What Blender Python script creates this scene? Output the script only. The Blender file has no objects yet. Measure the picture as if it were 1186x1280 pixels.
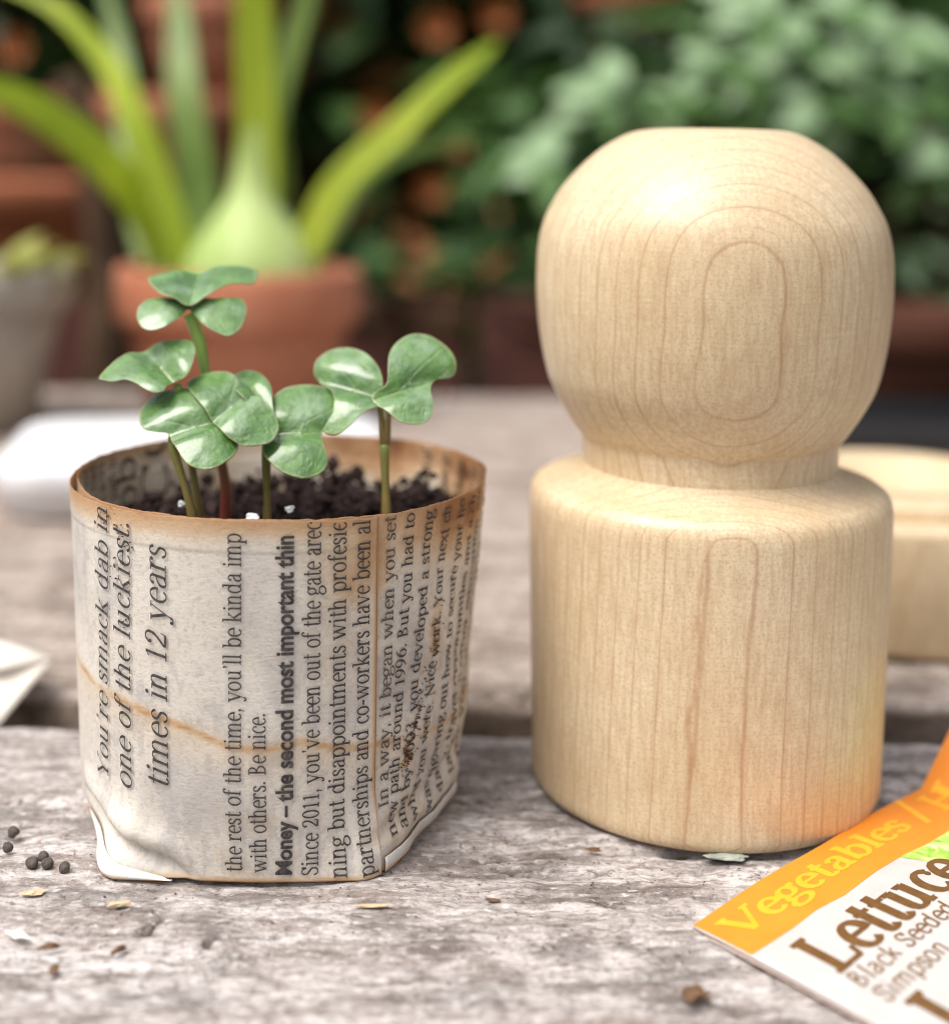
import bpy, bmesh, math, random
import numpy as np
from mathutils import Vector, Matrix
rnd = random.Random(11)
R = math.radians
CM = 0.01                                   # all lengths below are in centimetres
scn = bpy.context.scene
col = scn.collection

# ------------------------------------------------------------------ camera, sky, sun, exposure
ROLL, CAM_H, FPX = R(1.0), 10.1, 1800.0      # level lens, the frame lies below its axis (as a cropped picture does)
cam = bpy.data.cameras.new('camera'); camo = bpy.data.objects.new('camera', cam); col.objects.link(camo)
camo.location = (0, 0, CAM_H*CM); camo.rotation_euler = (R(90), -ROLL, 0)
cam.shift_y = -437/1280
cam.sensor_fit = 'VERTICAL'; cam.sensor_height = 36; cam.lens = FPX/1280*36
cam.clip_start = 0.01; cam.clip_end = 200
cam.dof.use_dof = True; cam.dof.focus_distance = 20.3*CM; cam.dof.aperture_fstop = 8.4
scn.camera = camo
world = bpy.data.worlds.new('World'); scn.world = world; world.use_nodes = True
wn = world.node_tree; wn.nodes.clear()
sky = wn.nodes.new('ShaderNodeTexSky'); sky.sky_type = 'NISHITA'; sky.sun_disc = False
SUN_EL, SUN_AZ = R(60), R(-125)              # azimuth clockwise from +y: sun stands behind the camera's left shoulder
sky.sun_elevation = SUN_EL; sky.sun_rotation = SUN_AZ; sky.air_density = 1.0; sky.dust_density = 4.0; sky.ozone_density = 1.0
hs = wn.nodes.new('ShaderNodeHueSaturation'); hs.inputs['Saturation'].default_value = 0.30   # an overcast, nearly white sky
bg = wn.nodes.new('ShaderNodeBackground'); bg.inputs['Strength'].default_value = 0.095
wo = wn.nodes.new('ShaderNodeOutputWorld')
# overcast luminance: the cloud is brightest overhead and falls towards the horizon
tcw = wn.nodes.new('ShaderNodeTexCoord'); spw = wn.nodes.new('ShaderNodeSeparateXYZ'); mrw = wn.nodes.new('ShaderNodeMapRange')
mrw.inputs['To Min'].default_value = .38; mrw.inputs['To Max'].default_value = 1.9
mxw = wn.nodes.new('ShaderNodeVectorMath'); mxw.operation = 'SCALE'
wn.links.new(tcw.outputs['Generated'], spw.inputs[0]); wn.links.new(spw.outputs[2], mrw.inputs['Value'])
wn.links.new(sky.outputs[0], hs.inputs['Color']); wn.links.new(hs.outputs[0], mxw.inputs[0]); wn.links.new(mrw.outputs[0], mxw.inputs['Scale']); wn.links.new(mxw.outputs[0], bg.inputs[0]); wn.links.new(bg.outputs[0], wo.inputs[0])
sl = bpy.data.lights.new('sun', 'SUN'); sl.energy = 1.5; sl.angle = R(34); sl.color = (1, .965, .90)
so = bpy.data.objects.new('sun', sl); col.objects.link(so)
sd = Vector((math.sin(SUN_AZ)*math.cos(SUN_EL), math.cos(SUN_AZ)*math.cos(SUN_EL), math.sin(SUN_EL)))
so.rotation_euler = sd.to_track_quat('Z', 'Y').to_euler(); so.location = (-.5, -.5, 1)
scn.view_settings.view_transform = 'Standard'; scn.view_settings.look = 'None'
scn.view_settings.exposure = 0.76; scn.view_settings.gamma = 1
scn.view_settings.use_curve_mapping = False
scn.render.engine = 'CYCLES'
scn.cycles.use_denoising = True
scn.cycles.max_bounces = 8
scn.cycles.filter_width = 1.0

# ------------------------------------------------------------------ numpy noise
def _h(ix, iy, iz, s):
    n = (ix*73856093 ^ iy*19349663 ^ iz*83492791 ^ (s*2654435761 & 0x7fffffff)).astype(np.int64) & 0x7fffffff
    n = ((n ^ (n >> 13))*1274126177) & 0x7fffffff
    n = ((n ^ (n >> 16))*668265263) & 0x7fffffff
    return ((n ^ (n >> 15)) & 0xffff)/65535.0
def vnoise(x, y, z=0.0, s=0):
    x, y, z = np.broadcast_arrays(np.asarray(x, float), np.asarray(y, float), np.asarray(z, float))
    ix, iy, iz = np.floor(x).astype(np.int64), np.floor(y).astype(np.int64), np.floor(z).astype(np.int64)
    fx, fy, fz = x-ix, y-iy, z-iz
    fx, fy, fz = [f*f*(3-2*f) for f in (fx, fy, fz)]
    r = 0
    for a in (0, 1):
        for b in (0, 1):
            for c in (0, 1):
                r = r+_h(ix+a, iy+b, iz+c, s)*(fx if a else 1-fx)*(fy if b else 1-fy)*(fz if c else 1-fz)
    return r*2-1
def fbm(x, y, z=0.0, o=4, s=0):
    r, a = 0, .5
    for i in range(o):
        r = r+a*vnoise(x*2**i, y*2**i, z*2**i, s+i*17); a *= .5
    return r
def sst(a, b, x):
    t = np.clip((x-a)/(b-a), 0, 1); return t*t*(3-2*t)

# ------------------------------------------------------------------ object helpers
def thing(name, label, cat, loc=(0, 0, 0), group=None, rz=0):
    o = bpy.data.objects.new(name, None); col.objects.link(o); o.empty_display_size = .01
    o.location = Vector(loc)*CM; o.rotation_euler.z = rz
    o['label'] = label; o['category'] = cat
    if group: o['group'] = group
    return o
def root_loc(p):
    v = Vector((0, 0, 0))
    while p is not None:
        v = v+p.location; p = p.parent
    return v
def mk(name, V, F, mat, parent=None, smooth=True, loc=None, label=None, cat=None, group=None, kind=None, attr=None):
    me = bpy.data.meshes.new(name)
    V = np.asarray(V, float)*CM
    off = root_loc(parent) if parent is not None else (Vector(loc)*CM if loc is not None else Vector((0, 0, 0)))
    V = V-np.array(off)
    me.from_pydata(V.tolist(), [], F if isinstance(F, list) else F.tolist()); me.update()
    if smooth: me.shade_smooth()
    if attr:
        for k, a in attr.items():
            at_ = me.attributes.new(k, 'FLOAT', 'POINT'); at_.data.foreach_set('value', np.asarray(a, np.float32).ravel())
    me.materials.append(mat)
    o = bpy.data.objects.new(name, me); col.objects.link(o)
    if parent is not None: o.parent = parent
    elif loc is not None: o.location = Vector(loc)*CM
    if label: o['label'] = label
    if cat: o['category'] = cat
    if group: o['group'] = group
    if kind: o['kind'] = kind
    return o
def copy_obj(o, parent=None):
    c = o.copy(); col.objects.link(c)
    if parent is not None: c.parent = parent
    return c
def grid_faces(nu, nv, wrap=False, base=0):
    i, j = np.meshgrid(np.arange(nu if wrap else nu-1), np.arange(nv-1), indexing='ij')
    i2 = (i+1) % nu
    return np.stack([i*nv+j, i2*nv+j, i2*nv+j+1, i*nv+j+1], -1).reshape(-1, 4)+base
def lathe(prof, n=96, c=(0, 0)):
    a = np.linspace(0, 2*np.pi, n, endpoint=False)
    P = np.array(prof, float)
    V = np.stack([c[0]+np.outer(np.cos(a), P[:, 0]), c[1]+np.outer(np.sin(a), P[:, 0]), np.tile(P[:, 1], (n, 1))], -1).reshape(-1, 3)
    return V, grid_faces(n, len(P), True)
def catmull(pts, n, closed=False):
    P = [np.array(p, float) for p in pts]; m = len(P); out = []
    segs = m if closed else m-1
    for k in range(segs*n + (0 if closed else 1)):
        i, t = divmod(k, n); t /= n
        g = (lambda q: P[q % m]) if closed else (lambda q: P[min(max(q, 0), m-1)])
        p0, p1, p2, p3 = g(i-1), g(i), g(i+1), g(i+2)
        out.append(.5*((2*p1)+(-p0+p2)*t+(2*p0-5*p1+4*p2-p3)*t*t+(-p0+3*p1-3*p2+p3)*t**3))
    return np.array(out)
def tube(pts, rad, n=10, cap=True):
    P = np.asarray(pts, float); m = len(P); rad = np.broadcast_to(rad, (m,)); V = []; F = []
    for i in range(m):
        t = Vector(P[min(i+1, m-1)]-P[max(i-1, 0)]).normalized()
        a = t.cross(Vector((.3, 1, .05))).normalized(); b = t.cross(a)
        for k in range(n):
            w = 2*math.pi*k/n; V.append(P[i]+rad[i]*(math.cos(w)*np.array(a)+math.sin(w)*np.array(b)))
    for i in range(m-1):
        for k in range(n):
            F.append([i*n+k, i*n+(k+1) % n, (i+1)*n+(k+1) % n, (i+1)*n+k])
    if cap: F += [list(range(n))[::-1], [(m-1)*n+k for k in range(n)]]
    return np.array(V), F
def box(x0, x1, y0, y1, z0, z1):
    V = [(x, y, z) for x in (x0, x1) for y in (y0, y1) for z in (z0, z1)]
    return np.array(V, float), [[0, 1, 3, 2], [4, 6, 7, 5], [0, 4, 5, 1], [2, 3, 7, 6], [0, 2, 6, 4], [1, 5, 7, 3]]
def bevel(o, w, seg=2):
    m = o.modifiers.new('bevel', 'BEVEL'); m.width = w*CM; m.segments = seg; m.limit_method = 'ANGLE'
def at(px, py, y):                          # the place at distance y (cm) seen at this point of the photograph
    a, b = px-593, py-203
    return np.array(((a*math.cos(ROLL)+b*math.sin(ROLL))*y/FPX, y, CAM_H-(b*math.cos(ROLL)-a*math.sin(ROLL))*y/FPX))


# ------------------------------------------------------------------ material helpers
class NT:
    def __init__(s, name):
        s.m = bpy.data.materials.new(name); s.m.use_nodes = True; s.t = s.m.node_tree; s.t.nodes.clear()
        s.out = s.t.nodes.new('ShaderNodeOutputMaterial'); s.b = s.t.nodes.new('ShaderNodeBsdfPrincipled')
        s.t.links.new(s.b.outputs[0], s.out.inputs[0])
    def n(s, ty, **k):
        x = s.t.nodes.new(ty)
        for a, v in k.items(): setattr(x, a, v)
        return x
    def l(s, a, b): s.t.links.new(a, b)
    def co(s, scale=(1, 1, 1), kind='Object'):
        tc = s.n('ShaderNodeTexCoord'); mp = s.n('ShaderNodeMapping'); mp.inputs['Scale'].default_value = [q/CM for q in scale]
        s.l(tc.outputs[kind], mp.inputs[0]); return mp.outputs[0]
    def noise(s, vec, sc, detail=4, rough=.55, dist=0):
        x = s.n('ShaderNodeTexNoise'); x.inputs['Scale'].default_value = sc; x.inputs['Detail'].default_value = detail
        x.inputs['Roughness'].default_value = rough; x.inputs['Distortion'].default_value = dist; s.l(vec, x.inputs['Vector']); return x.outputs[0]
    def math(s, op, a, b=0.0, c=0.0, clamp=False):
        x = s.n('ShaderNodeMath', operation=op); x.use_clamp = clamp
        for i, v in enumerate((a, b, c)):
            if isinstance(v, (int, float)): x.inputs[i].default_value = v
            else: s.l(v, x.inputs[i])
        return x.outputs[0]
    def ramp(s, f, stops, interp='LINEAR'):
        x = s.n('ShaderNodeValToRGB'); e = x.color_ramp.elements; x.color_ramp.interpolation = interp
        while len(e) < len(stops): e.new(.5)
        for q, (p, c) in zip(e, stops):
            q.position = p; q.color = (c, c, c, 1) if isinstance(c, (int, float)) else (*c, 1)
        s.l(f, x.inputs[0]); return x.outputs[0]
    def mix(s, f, a, b, mode='MIX'):
        x = s.n('ShaderNodeMix', data_type='RGBA', blend_type=mode)
        for sock, v in ((x.inputs[0], f), (x.inputs[6], a), (x.inputs[7], b)):
            if isinstance(v, (int, float)): sock.default_value = v
            elif isinstance(v, tuple): sock.default_value = (*v, 1)
            else: s.l(v, sock)
        return x.outputs[2]
    def attr(s, name):
        x = s.n('ShaderNodeAttribute', attribute_name=name); return x.outputs['Fac']
    def bump(s, h, strength, dist=.02, nrm=None):
        x = s.n('ShaderNodeBump'); x.inputs['Strength'].default_value = strength; x.inputs['Distance'].default_value = dist*CM
        s.l(h, x.inputs['Height']); 
        if nrm: s.l(nrm, x.inputs['Normal'])
        s.l(x.outputs[0], s.b.inputs['Normal']); return x.outputs[0]
    def set(s, col=None, rough=.6, spec=.5, trans=None):
        if col is not None:
            if isinstance(col, tuple): s.b.inputs['Base Color'].default_value = (*col, 1)
            else: s.l(col, s.b.inputs['Base Color'])
        if isinstance(rough, (int, float)): s.b.inputs['Roughness'].default_value = rough
        else: s.l(rough, s.b.inputs['Roughness'])
        s.b.inputs['Specular IOR Level'].default_value = spec
        if trans is not None:                # a thin leaf or sheet lets some light through
            tr = s.n('ShaderNodeBsdfTranslucent'); mx = s.n('ShaderNodeMixShader'); mx.inputs[0].default_value = trans
            if isinstance(col, tuple): tr.inputs[0].default_value = (*col, 1)
            else: s.l(col, tr.inputs[0])
            s.l(s.b.outputs[0], mx.inputs[1]); s.l(tr.outputs[0], mx.inputs[2]); s.l(mx.outputs[0], s.out.inputs[0])
        return s.m
def mottled(name, a, b, sc=1.0, rough=.6, spec=.4, trans=None, bump=.0, det=4, aniso=(1, 1, 1)):
    t = NT(name); v = t.co(aniso); f = t.noise(v, sc, det)
    c = t.ramp(f, [(.3, a), (.7, b)])
    if bump: t.bump(t.noise(v, sc*4, 5), bump, .05)
    return t.set(c, rough, spec, trans)

# weathered grey plank
def plank_material(name, tint=(1, 1, 1), dark=1.0):
    t = NT(name); v = t.co((.35, 1, 1)); v2 = t.co((.12, 1.0, 1)); v3 = t.co((1, 1.2, 1))
    warp = t.n('ShaderNodeVectorMath', operation='ADD')
    nz = t.n('ShaderNodeTexNoise'); nz.inputs['Scale'].default_value = .6; nz.inputs['Detail'].default_value = 2; t.l(v, nz.inputs['Vector'])
    sc_ = t.n('ShaderNodeVectorMath', operation='SCALE'); sc_.inputs[3].default_value = .9; t.l(nz.outputs['Color'], sc_.inputs[0])
    t.l(v2, warp.inputs[0]); t.l(sc_.outputs[0], warp.inputs[1]); w = warp.outputs[0]
    grain = t.noise(w, 2.6, 8, .62); patch = t.noise(v, .55, 4, .6); fleck = t.noise(v3, 9, 6, .7); fib = t.noise(w, 9, 6, .65)
    c = t.ramp(grain, [(.28, (.15, .12, .105)), (.42, (.32, .28, .26)), (.55, (.47, .435, .425)), (.72, (.64, .61, .60))])
    c = t.mix(t.ramp(patch, [(.38, 0.0), (.72, .5)]), c, (.56, .52, .505))
    c = t.mix(t.ramp(t.noise(t.co((.5, .9, 1)), 1.1, 5, .6), [(.52, 0.0), (.68, .42)]), c, (.26, .20, .17))
    c = t.mix(t.ramp(fleck, [(.32, .95), (.455, 0.0)]), c, (.10, .075, .065))
    c = t.mix(t.ramp(fleck, [(.57, 0.0), (.72, .65)]), c, (.80, .77, .74))
    mid = t.noise(t.co((.42, 1, 1)), 1.8, 6, .7); fine = t.noise(t.co((.5, 1, 1)), 10, 7, .75)
    torn = t.math('MULTIPLY', t.ramp(mid, [(.49, 0.0), (.62, 1.0)]), t.ramp(fine, [(.42, 0.0), (.58, 1.0)]))
    c = t.mix(t.math('MULTIPLY', torn, .72), c, (.15, .11, .09))
    c = t.mix(t.ramp(fine, [(.37, .85), (.48, 0.0)]), c, (.20, .16, .14))
    c = t.mix(t.ramp(fine, [(.53, 0.0), (.64, .6)]), c, (.74, .71, .69))
    c = t.mix(t.ramp(fib, [(.32, .8), (.47, 0.0)]), c, (.16, .13, .115))
    c = t.mix(t.attr('crack_gap_shade'), c, (.10, .075, .06))
    c = t.mix(1.0, c, tint, 'MULTIPLY')
    h = t.math('ADD', t.math('MULTIPLY', fleck, .8), t.math('SUBTRACT', t.math('MULTIPLY', fib, .9), t.math('MULTIPLY', torn, .6)))
    t.bump(h, .85, .06)
    return t.set(c, .92, .12)
M = {}
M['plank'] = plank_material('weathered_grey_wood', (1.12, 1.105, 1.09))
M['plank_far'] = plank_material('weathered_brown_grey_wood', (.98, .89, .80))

# turned maple: growth rings are shells around a pith far behind the piece, so they cut the turned form as ovals and stripes
def maple(name, pith=30.0, q0=2.84, cxo=-.12, seed=0.0, k=1.0, streak=False):
    t = NT(name); v = t.co((1, 1, 1)); sep = t.n('ShaderNodeSeparateXYZ'); t.l(v, sep.inputs[0])
    x, y, z = sep.outputs
    lo = t.noise(t.co((.9, .9, .22)), .8, 2, .5); lo2 = t.noise(t.co((2.2, 2.2, .55)), 1.0, 3, .5)
    def step(a, b):
        mr = t.n('ShaderNodeMapRange'); mr.interpolation_type = 'SMOOTHSTEP'; mr.inputs['From Min'].default_value = a; mr.inputs['From Max'].default_value = b
        t.l(z, mr.inputs['Value']); return mr.outputs[0]
    q = t.math('ADD', t.math('ADD', y, q0+seed), t.math('DIVIDE', t.math('MULTIPLY', x, x), pith))
    q = t.math('ADD', q, t.math('MULTIPLY', t.math('MINIMUM', z, 5.0), .0285))
    q = t.math('ADD', q, t.math('ADD', t.math('MULTIPLY', step(5.0, 5.9), -.115), t.math('MULTIPLY', step(5.7, 8.0), .33)))
    q = t.math('ADD', q, t.math('MULTIPLY', x, t.math('ADD', .12, t.math('MULTIPLY', z, -.0155))))
    q = t.math('ADD', q, t.math('MULTIPLY', t.math('SUBTRACT', lo, .5), .055))
    q = t.math('ADD', q, t.math('MULTIPLY', t.math('SUBTRACT', lo2, .5), .03))
    n = t.math('DIVIDE', t.math('SUBTRACT', t.math('SQRT', t.math('MAXIMUM', t.math('ADD', t.math('MULTIPLY', t.math('SUBTRACT', q, .03), .048), .021), .0005)), .145), .024)
    n = t.math('ADD', n, 20.0)
    fr = t.math('FRACT', n)
    line = t.ramp(fr, [(0.0, .8), (.02, 1.0), (.06, .30), (.16, .06), (.80, 0.0), (.975, .15), (1.0, .8)])
    vary = t.ramp(t.noise(t.co((.8, .8, .35)), 1.3, 3), [(.3, .45), (.65, 1.0)])
    line = t.math('MULTIPLY', line, vary)
    fine = t.noise(t.co((9, 9, 1.3)), 1.5, 4, .6); grit = t.noise(t.co((16, 16, 16)), 1.5, 3, .6); lath = t.noise(t.co((.5, .5, 14)), 2.0, 3, .6)
    blot = t.noise(t.co((.6, .6, .4)), 1.0, 4, .55)
    c = t.ramp(blot, [(.3, (.66, .505, .30)), (.52, (.735, .59, .38)), (.72, (.79, .66, .455))])
    c = t.mix(t.ramp(fine, [(.35, .42), (.6, 0.0)]), c, (.46, .29, .155))
    c = t.mix(t.ramp(grit, [(.36, .42), (.5, 0.0)]), c, (.42, .27, .155))
    c = t.mix(t.ramp(lath, [(.4, .16), (.6, 0.0)]), c, (.50, .34, .19))
    ray_ = t.noise(t.co((5, 5, .9)), 4, 3, .7)           # short dark pores along the grain
    c = t.mix(t.ramp(ray_, [(.62, 0.0), (.72, .35)]), c, (.40, .24, .12))
    fr2 = t.math('FRACT', t.math('MULTIPLY', n, 3.0)); c = t.mix(t.ramp(fr2, [(0.0, .16), (.15, .04), (.85, 0.0), (1.0, .16)]), c, (.42, .24, .12))
    c = t.mix(t.math('MULTIPLY', line, .60*k), c, (.38, .185, .085))
    if streak:                              # a brown mineral streak down the front
        wz = t.n('ShaderNodeCombineXYZ'); t.l(z, wz.inputs[2]); wv = t.noise(wz.outputs[0], .75, 3)
        wob = t.noise(wz.outputs[0], 2.5, 3)
        sx = t.math('ABSOLUTE', t.math('ADD', t.math('ADD', x, .97), t.math('ADD', t.math('MULTIPLY', wv, -.55), t.math('MULTIPLY', z, -.035))))
        zb = t.math('DIVIDE', t.math('SUBTRACT', z, 1.9), .55); zb = t.math('MULTIPLY', .030, t.math('POWER', 2.718, t.math('MULTIPLY', t.math('MULTIPLY', zb, zb), -1.0)))
        wid = t.math('ADD', t.math('ADD', .010, zb), t.math('MULTIPLY', t.math('POWER', wob, 4.0), .55))
        ms = t.math('MULTIPLY', t.ramp(t.math('DIVIDE', sx, wid), [(.2, .6), (1.0, 0.0)]), t.math('LESS_THAN', y, 0.0))
        ms = t.math('MULTIPLY', ms, t.ramp(t.math('DIVIDE', z, 6.0), [(.75, 1.0), (.80, 0.0)]))
        ms = t.math('MULTIPLY', ms, t.ramp(t.noise(wz.outputs[0], 1.7, 4, .7), [(.36, .15), (.6, 1.0)]))
        c = t.mix(ms, c, (.42, .20, .085))
    t.bump(t.math('ADD', t.math('MULTIPLY', grit, .5), lath), .10, .02)
    m = t.set(c, t.math('ADD', .36, t.math('MULTIPLY', grit, .14)), .75)
    return m
M['maple'] = maple('turned_maple', streak=True)
M['maple_base'] = maple('pale_maple', seed=1.7, k=.55)

# newspaper
def paper(name, inside=False, blank=False):
    t = NT(name); v = t.co((1, 1, 1))
    f1 = t.noise(v, 1.2, 5, .6); f2 = t.noise(t.co((1, 1, 1.0)), 14, 5, .65); f3 = t.noise(t.co((2, 2, 7)), 4, 4, .6)
    c = t.ramp(f1, [(.3, (.67, .61, .535)), (.7, (.78, .725, .65))])
    if blank: c = t.ramp(f1, [(.3, (.78, .76, .72)), (.7, (.86, .84, .80))])
    c = t.mix(t.ramp(f2, [(.34, .42 if not blank else .2), (.48, 0.0)]), c, (.40, .35, .31))
    c = t.mix(t.ramp(f3, [(.55, 0.0), (.75, .35)]), c, (.80, .77, .73))
    st = t.attr('stain'); gr = t.attr('grey')
    c = t.mix(t.math('MULTIPLY', gr, .5), c, (.36, .34, .35))
    c = t.mix(t.ramp(st, [(0.0, 0.0), (.3, .6), (1.0, 1.0)]), c, t.ramp(st, [(.1, (.66, .45, .22)), (.5, (.52, .26, .07)), (.85, (.30, .115, .025)), (1.0, (.10, .04, .015))]))
    t.bump(t.math('ADD', f2, t.math('MULTIPLY', f3, .5)), .35, .03)
    return t.set(c, .75, .25, .12)
M['paper'] = paper('stained_newsprint'); M['paper_blank'] = paper('blank_newsprint', blank=True)
def ink(name, c1, c2, rough=.7):
    t = NT(name); f = t.noise(t.co((1, 1, 1)), 16, 4, .7)
    return t.set(t.ramp(f, [(.35, c1), (.68, c2)]), rough, .2)
M['ink'] = ink('black_news_ink', (.030, .026, .028), (.11, .095, .09))
M['ink_pale'] = ink('worn_news_ink', (.055, .045, .04), (.19, .15, .12))
M['ink_inside'] = ink('brown_inner_ink', (.05, .035, .022), (.16, .11, .07))
M['rust'] = ink('rusty_speck', (.045, .018, .01), (.12, .05, .022))

# seedlings
def seed_leaf():
    t = NT('seedling_leaf'); v = t.co((1, 1, 1)); e = t.attr('edge'); r = t.attr('rib')
    f = t.noise(v, 2.2, 4, .6); g = t.noise(v, 20, 4, .65)
    c = t.ramp(f, [(.3, (.045, .13, .022)), (.5, (.09, .21, .036)), (.7, (.165, .315, .075))])
    c = t.mix(t.ramp(g, [(.38, .55), (.5, 0.0)]), c, (.075, .17, .05))
    c = t.mix(t.ramp(t.noise(v, 1.4, 3), [(.50, 0.0), (.66, .65)]), c, (.30, .43, .26))
    c = t.mix(t.math('MULTIPLY', r, .38), c, (.30, .44, .12))
    c = t.mix(t.ramp(e, [(.95, 0.0), (.99, .75)]), c, (.42, .44, .20))
    t.bump(t.math('ADD', t.noise(v, 3.0, 3), t.math('ADD', t.math('MULTIPLY', g, .15), t.math('MULTIPLY', r, -.3))), .9, .09)
    t.b.inputs['Coat Weight'].default_value = 1.0; t.b.inputs['Coat Roughness'].default_value = .13; t.b.inputs['Coat IOR'].default_value = 1.5
    return t.set(c, t.ramp(f, [(.3, .35), (.7, .55)]), .45, .14)
M['leaf'] = seed_leaf()
def stem_mat():
    t = NT('seedling_stem'); h = t.attr('h'); f = t.noise(t.co((3, 3, 1)), 3, 4)
    c = t.ramp(h, [(0.0, (.20, .10, .06)), (.12, (.17, .10, .035)), (.45, (.19, .145, .04)), (.75, (.21, .20, .055)), (1.0, (.28, .40, .11))])
    c = t.mix(t.ramp(f, [(.5, 0.0), (.8, .4)]), c, (.30, .26, .10))
    return t.set(c, .4, .5)
M['stem'] = stem_mat()
def stem_red():
    t = NT('reddish_seedling_stem'); h = t.attr('h')
    return t.set(t.ramp(h, [(0.0, (.62, .52, .44)), (.07, (.50, .08, .12)), (.14, (.30, .06, .04)), (.42, (.26, .12, .05)), (.6, (.22, .36, .08)), (1.0, (.34, .52, .12))]), .4, .5)
M['stem_red'] = stem_red()
M['soil'] = mottled('potting_soil', (.003, .0025, .003), (.05, .026, .022), 6, .85, .25, det=6)
M['perlite'] = mottled('perlite', (.55, .54, .56), (.85, .85, .87), 5, .8)
M['seed'] = mottled('dark_seed', (.035, .028, .026), (.13, .105, .09), 6, .65, .4, bump=.5)
M['chip_dark'] = mottled('dark_wood_chip', (.09, .045, .02), (.20, .11, .055), 5, .8, bump=.4)
M['chip_pale'] = mottled('pale_wood_chip', (.50, .36, .21), (.68, .54, .36), 5, .7, bump=.3)
M['chip_white'] = mottled('white_husk', (.70, .64, .58), (.88, .85, .80), 5, .5)
M['lichen'] = mottled('grey_green_bark_flake', (.22, .23, .19), (.40, .42, .35), 4, .9, bump=.4)
# seed packet print
M['p_white'] = mottled('packet_white_print', (.50, .475, .45), (.56, .53, .505), 3, .55, .3)
M['p_edge'] = mottled('packet_paper_edge', (.60, .42, .36), (.75, .60, .52), 8, .8)
M['p_orange'] = mottled('packet_orange_print', (.78, .235, .02), (.82, .27, .025), 1.5, .5, .35)
M['p_yellow'] = mottled('packet_yellow_print', (.88, .40, .018), (.90, .44, .03), 3, .5, .35)
M['p_brown'] = mottled('packet_brown_print', (.12, .055, .014), (.18, .085, .025), 8, .5, .35)
M['p_brown2'] = mottled('packet_pale_brown_print', (.15, .07, .025), (.24, .13, .06), 8, .5, .35)
def lettuce():
    t = NT('packet_lettuce_picture'); v = t.co((1, 1, 1)); f = t.noise(v, 5, 6, .7, .6)
    return t.set(t.ramp(f, [(.3, (.16, .33, .03)), (.45, (.33, .56, .07)), (.55, (.50, .68, .18)), (.66, (.75, .82, .52))]), .5, .35)
M['p_green'] = lettuce()
M['envelope'] = mottled('cream_packet_paper', (.74, .68, .59), (.82, .77, .69), 1, .6)
M['env_print'] = mottled('faded_pink_print', (.55, .40, .32), (.78, .66, .56), 4, .6)
M['enamel'] = mottled('white_enamel', (.84, .84, .86), (.87, .87, .89), 2, .3, .5)
M['tray'] = mottled('black_plastic', (.012, .012, .014), (.03, .028, .03), 2, .45, .5)
M['terra'] = mottled('terracotta', (.27, .075, .03), (.38, .13, .06), .25, .75, .3, bump=.2)
M['terra_pale'] = mottled('limed_terracotta', (.38, .125, .06), (.52, .22, .13), .2, .8, .3, bump=.2)
M['terra_dark'] = mottled('dark_terracotta', (.21, .06, .03), (.33, .105, .05), .2, .8, .3, bump=.2)
M['terra_deep'] = mottled('deep_terracotta', (.05, .016, .008), (.09, .028, .013), .2, .8, .3, bump=.2)  # darkest of the clay tones, a near black red brown
M['stone'] = mottled('pale_cast_stone', (.30, .26, .21), (.50, .45, .38), .3, .9, .2, bump=.4)
M['brick'] = mottled('brick', (.075, .030, .024), (.14, .055, .042), .3, .9, .2, bump=.4)
M['mortar'] = mottled('mortar', (.10, .07, .06), (.17, .13, .11), .6, .95, .1)
M['bark'] = mottled('bark', (.03, .018, .01), (.10, .06, .035), .5, .9, .2, bump=.5)
M['fence'] = mottled('dark_fence_board', (.035, .024, .016), (.085, .055, .035), .1, .85, .2, aniso=(1, 1, .1))
M['ground'] = mottled('earth_and_grass', (.045, .05, .02), (.12, .09, .05), .02, .95, .1, det=6)
M['strap'] = mottled('yellow_green_strap_leaf', (.42, .56, .035), (.64, .74, .09), .25, .4, .5, .45, aniso=(2, 2, .3))
M['strap_dark'] = mottled('dull_green_strap_leaf', (.12, .21, .03), (.24, .33, .07), .25, .45, .5, .25)
M['bulb'] = mottled('pale_green_bulb', (.34, .48, .11), (.54, .66, .26), .3, .5, .4, .15, aniso=(2, 2, .3))
M['g_dark'] = mottled('dark_green_leaf', (.012, .032, .010), (.035, .075, .02), .3, .5, .4, .15)
M['g_mid'] = mottled('green_leaf', (.045, .11, .022), (.10, .20, .045), .3, .5, .4, .2)
M['g_brown'] = mottled('withered_leaf', (.16, .06, .02), (.34, .15, .05), .3, .7, .3, .15)
M['g_silver'] = mottled('silvery_leaf', (.13, .25, .09), (.44, .57, .35), .5, .55, .4, .15)
M['g_yellow'] = mottled('yellow_green_leaf', (.25, .27, .05), (.45, .42, .12), .3, .6, .4, .2)
M['flower'] = mottled('orange_flower', (.26, .065, .015), (.38, .12, .03), .4, .6, .3, .2)

# ------------------------------------------------------------------ ground, fence
V, F = box(-3000, 3000, -3000, 3000, -80, -76)
mk('ground', V, F, M['ground'], kind='structure', smooth=False)
fence = thing('garden_fence', 'dark brown board fence closing the garden behind the shrubs', 'fence', (0, 262, -76))
for i in range(34):
    x = -250+i*15
    V, F = box(x, x+14.2, 262+.8*(i % 2), 264+.8*(i % 2), -76, 118+rnd.uniform(-1, 1)); mk('board', V, F, M['fence'], fence, smooth=False)
for z in (-40, 80):
    V, F = box(-252, 262, 264.9, 269, z, z+9); mk('rail', V, F, M['fence'], fence, smooth=False)
for x in (-200, 0, 200):
    V, F = box(x, x+9, 269.1, 278, -76, 110); mk('post', V, F, M['fence'], fence, smooth=False)

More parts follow.
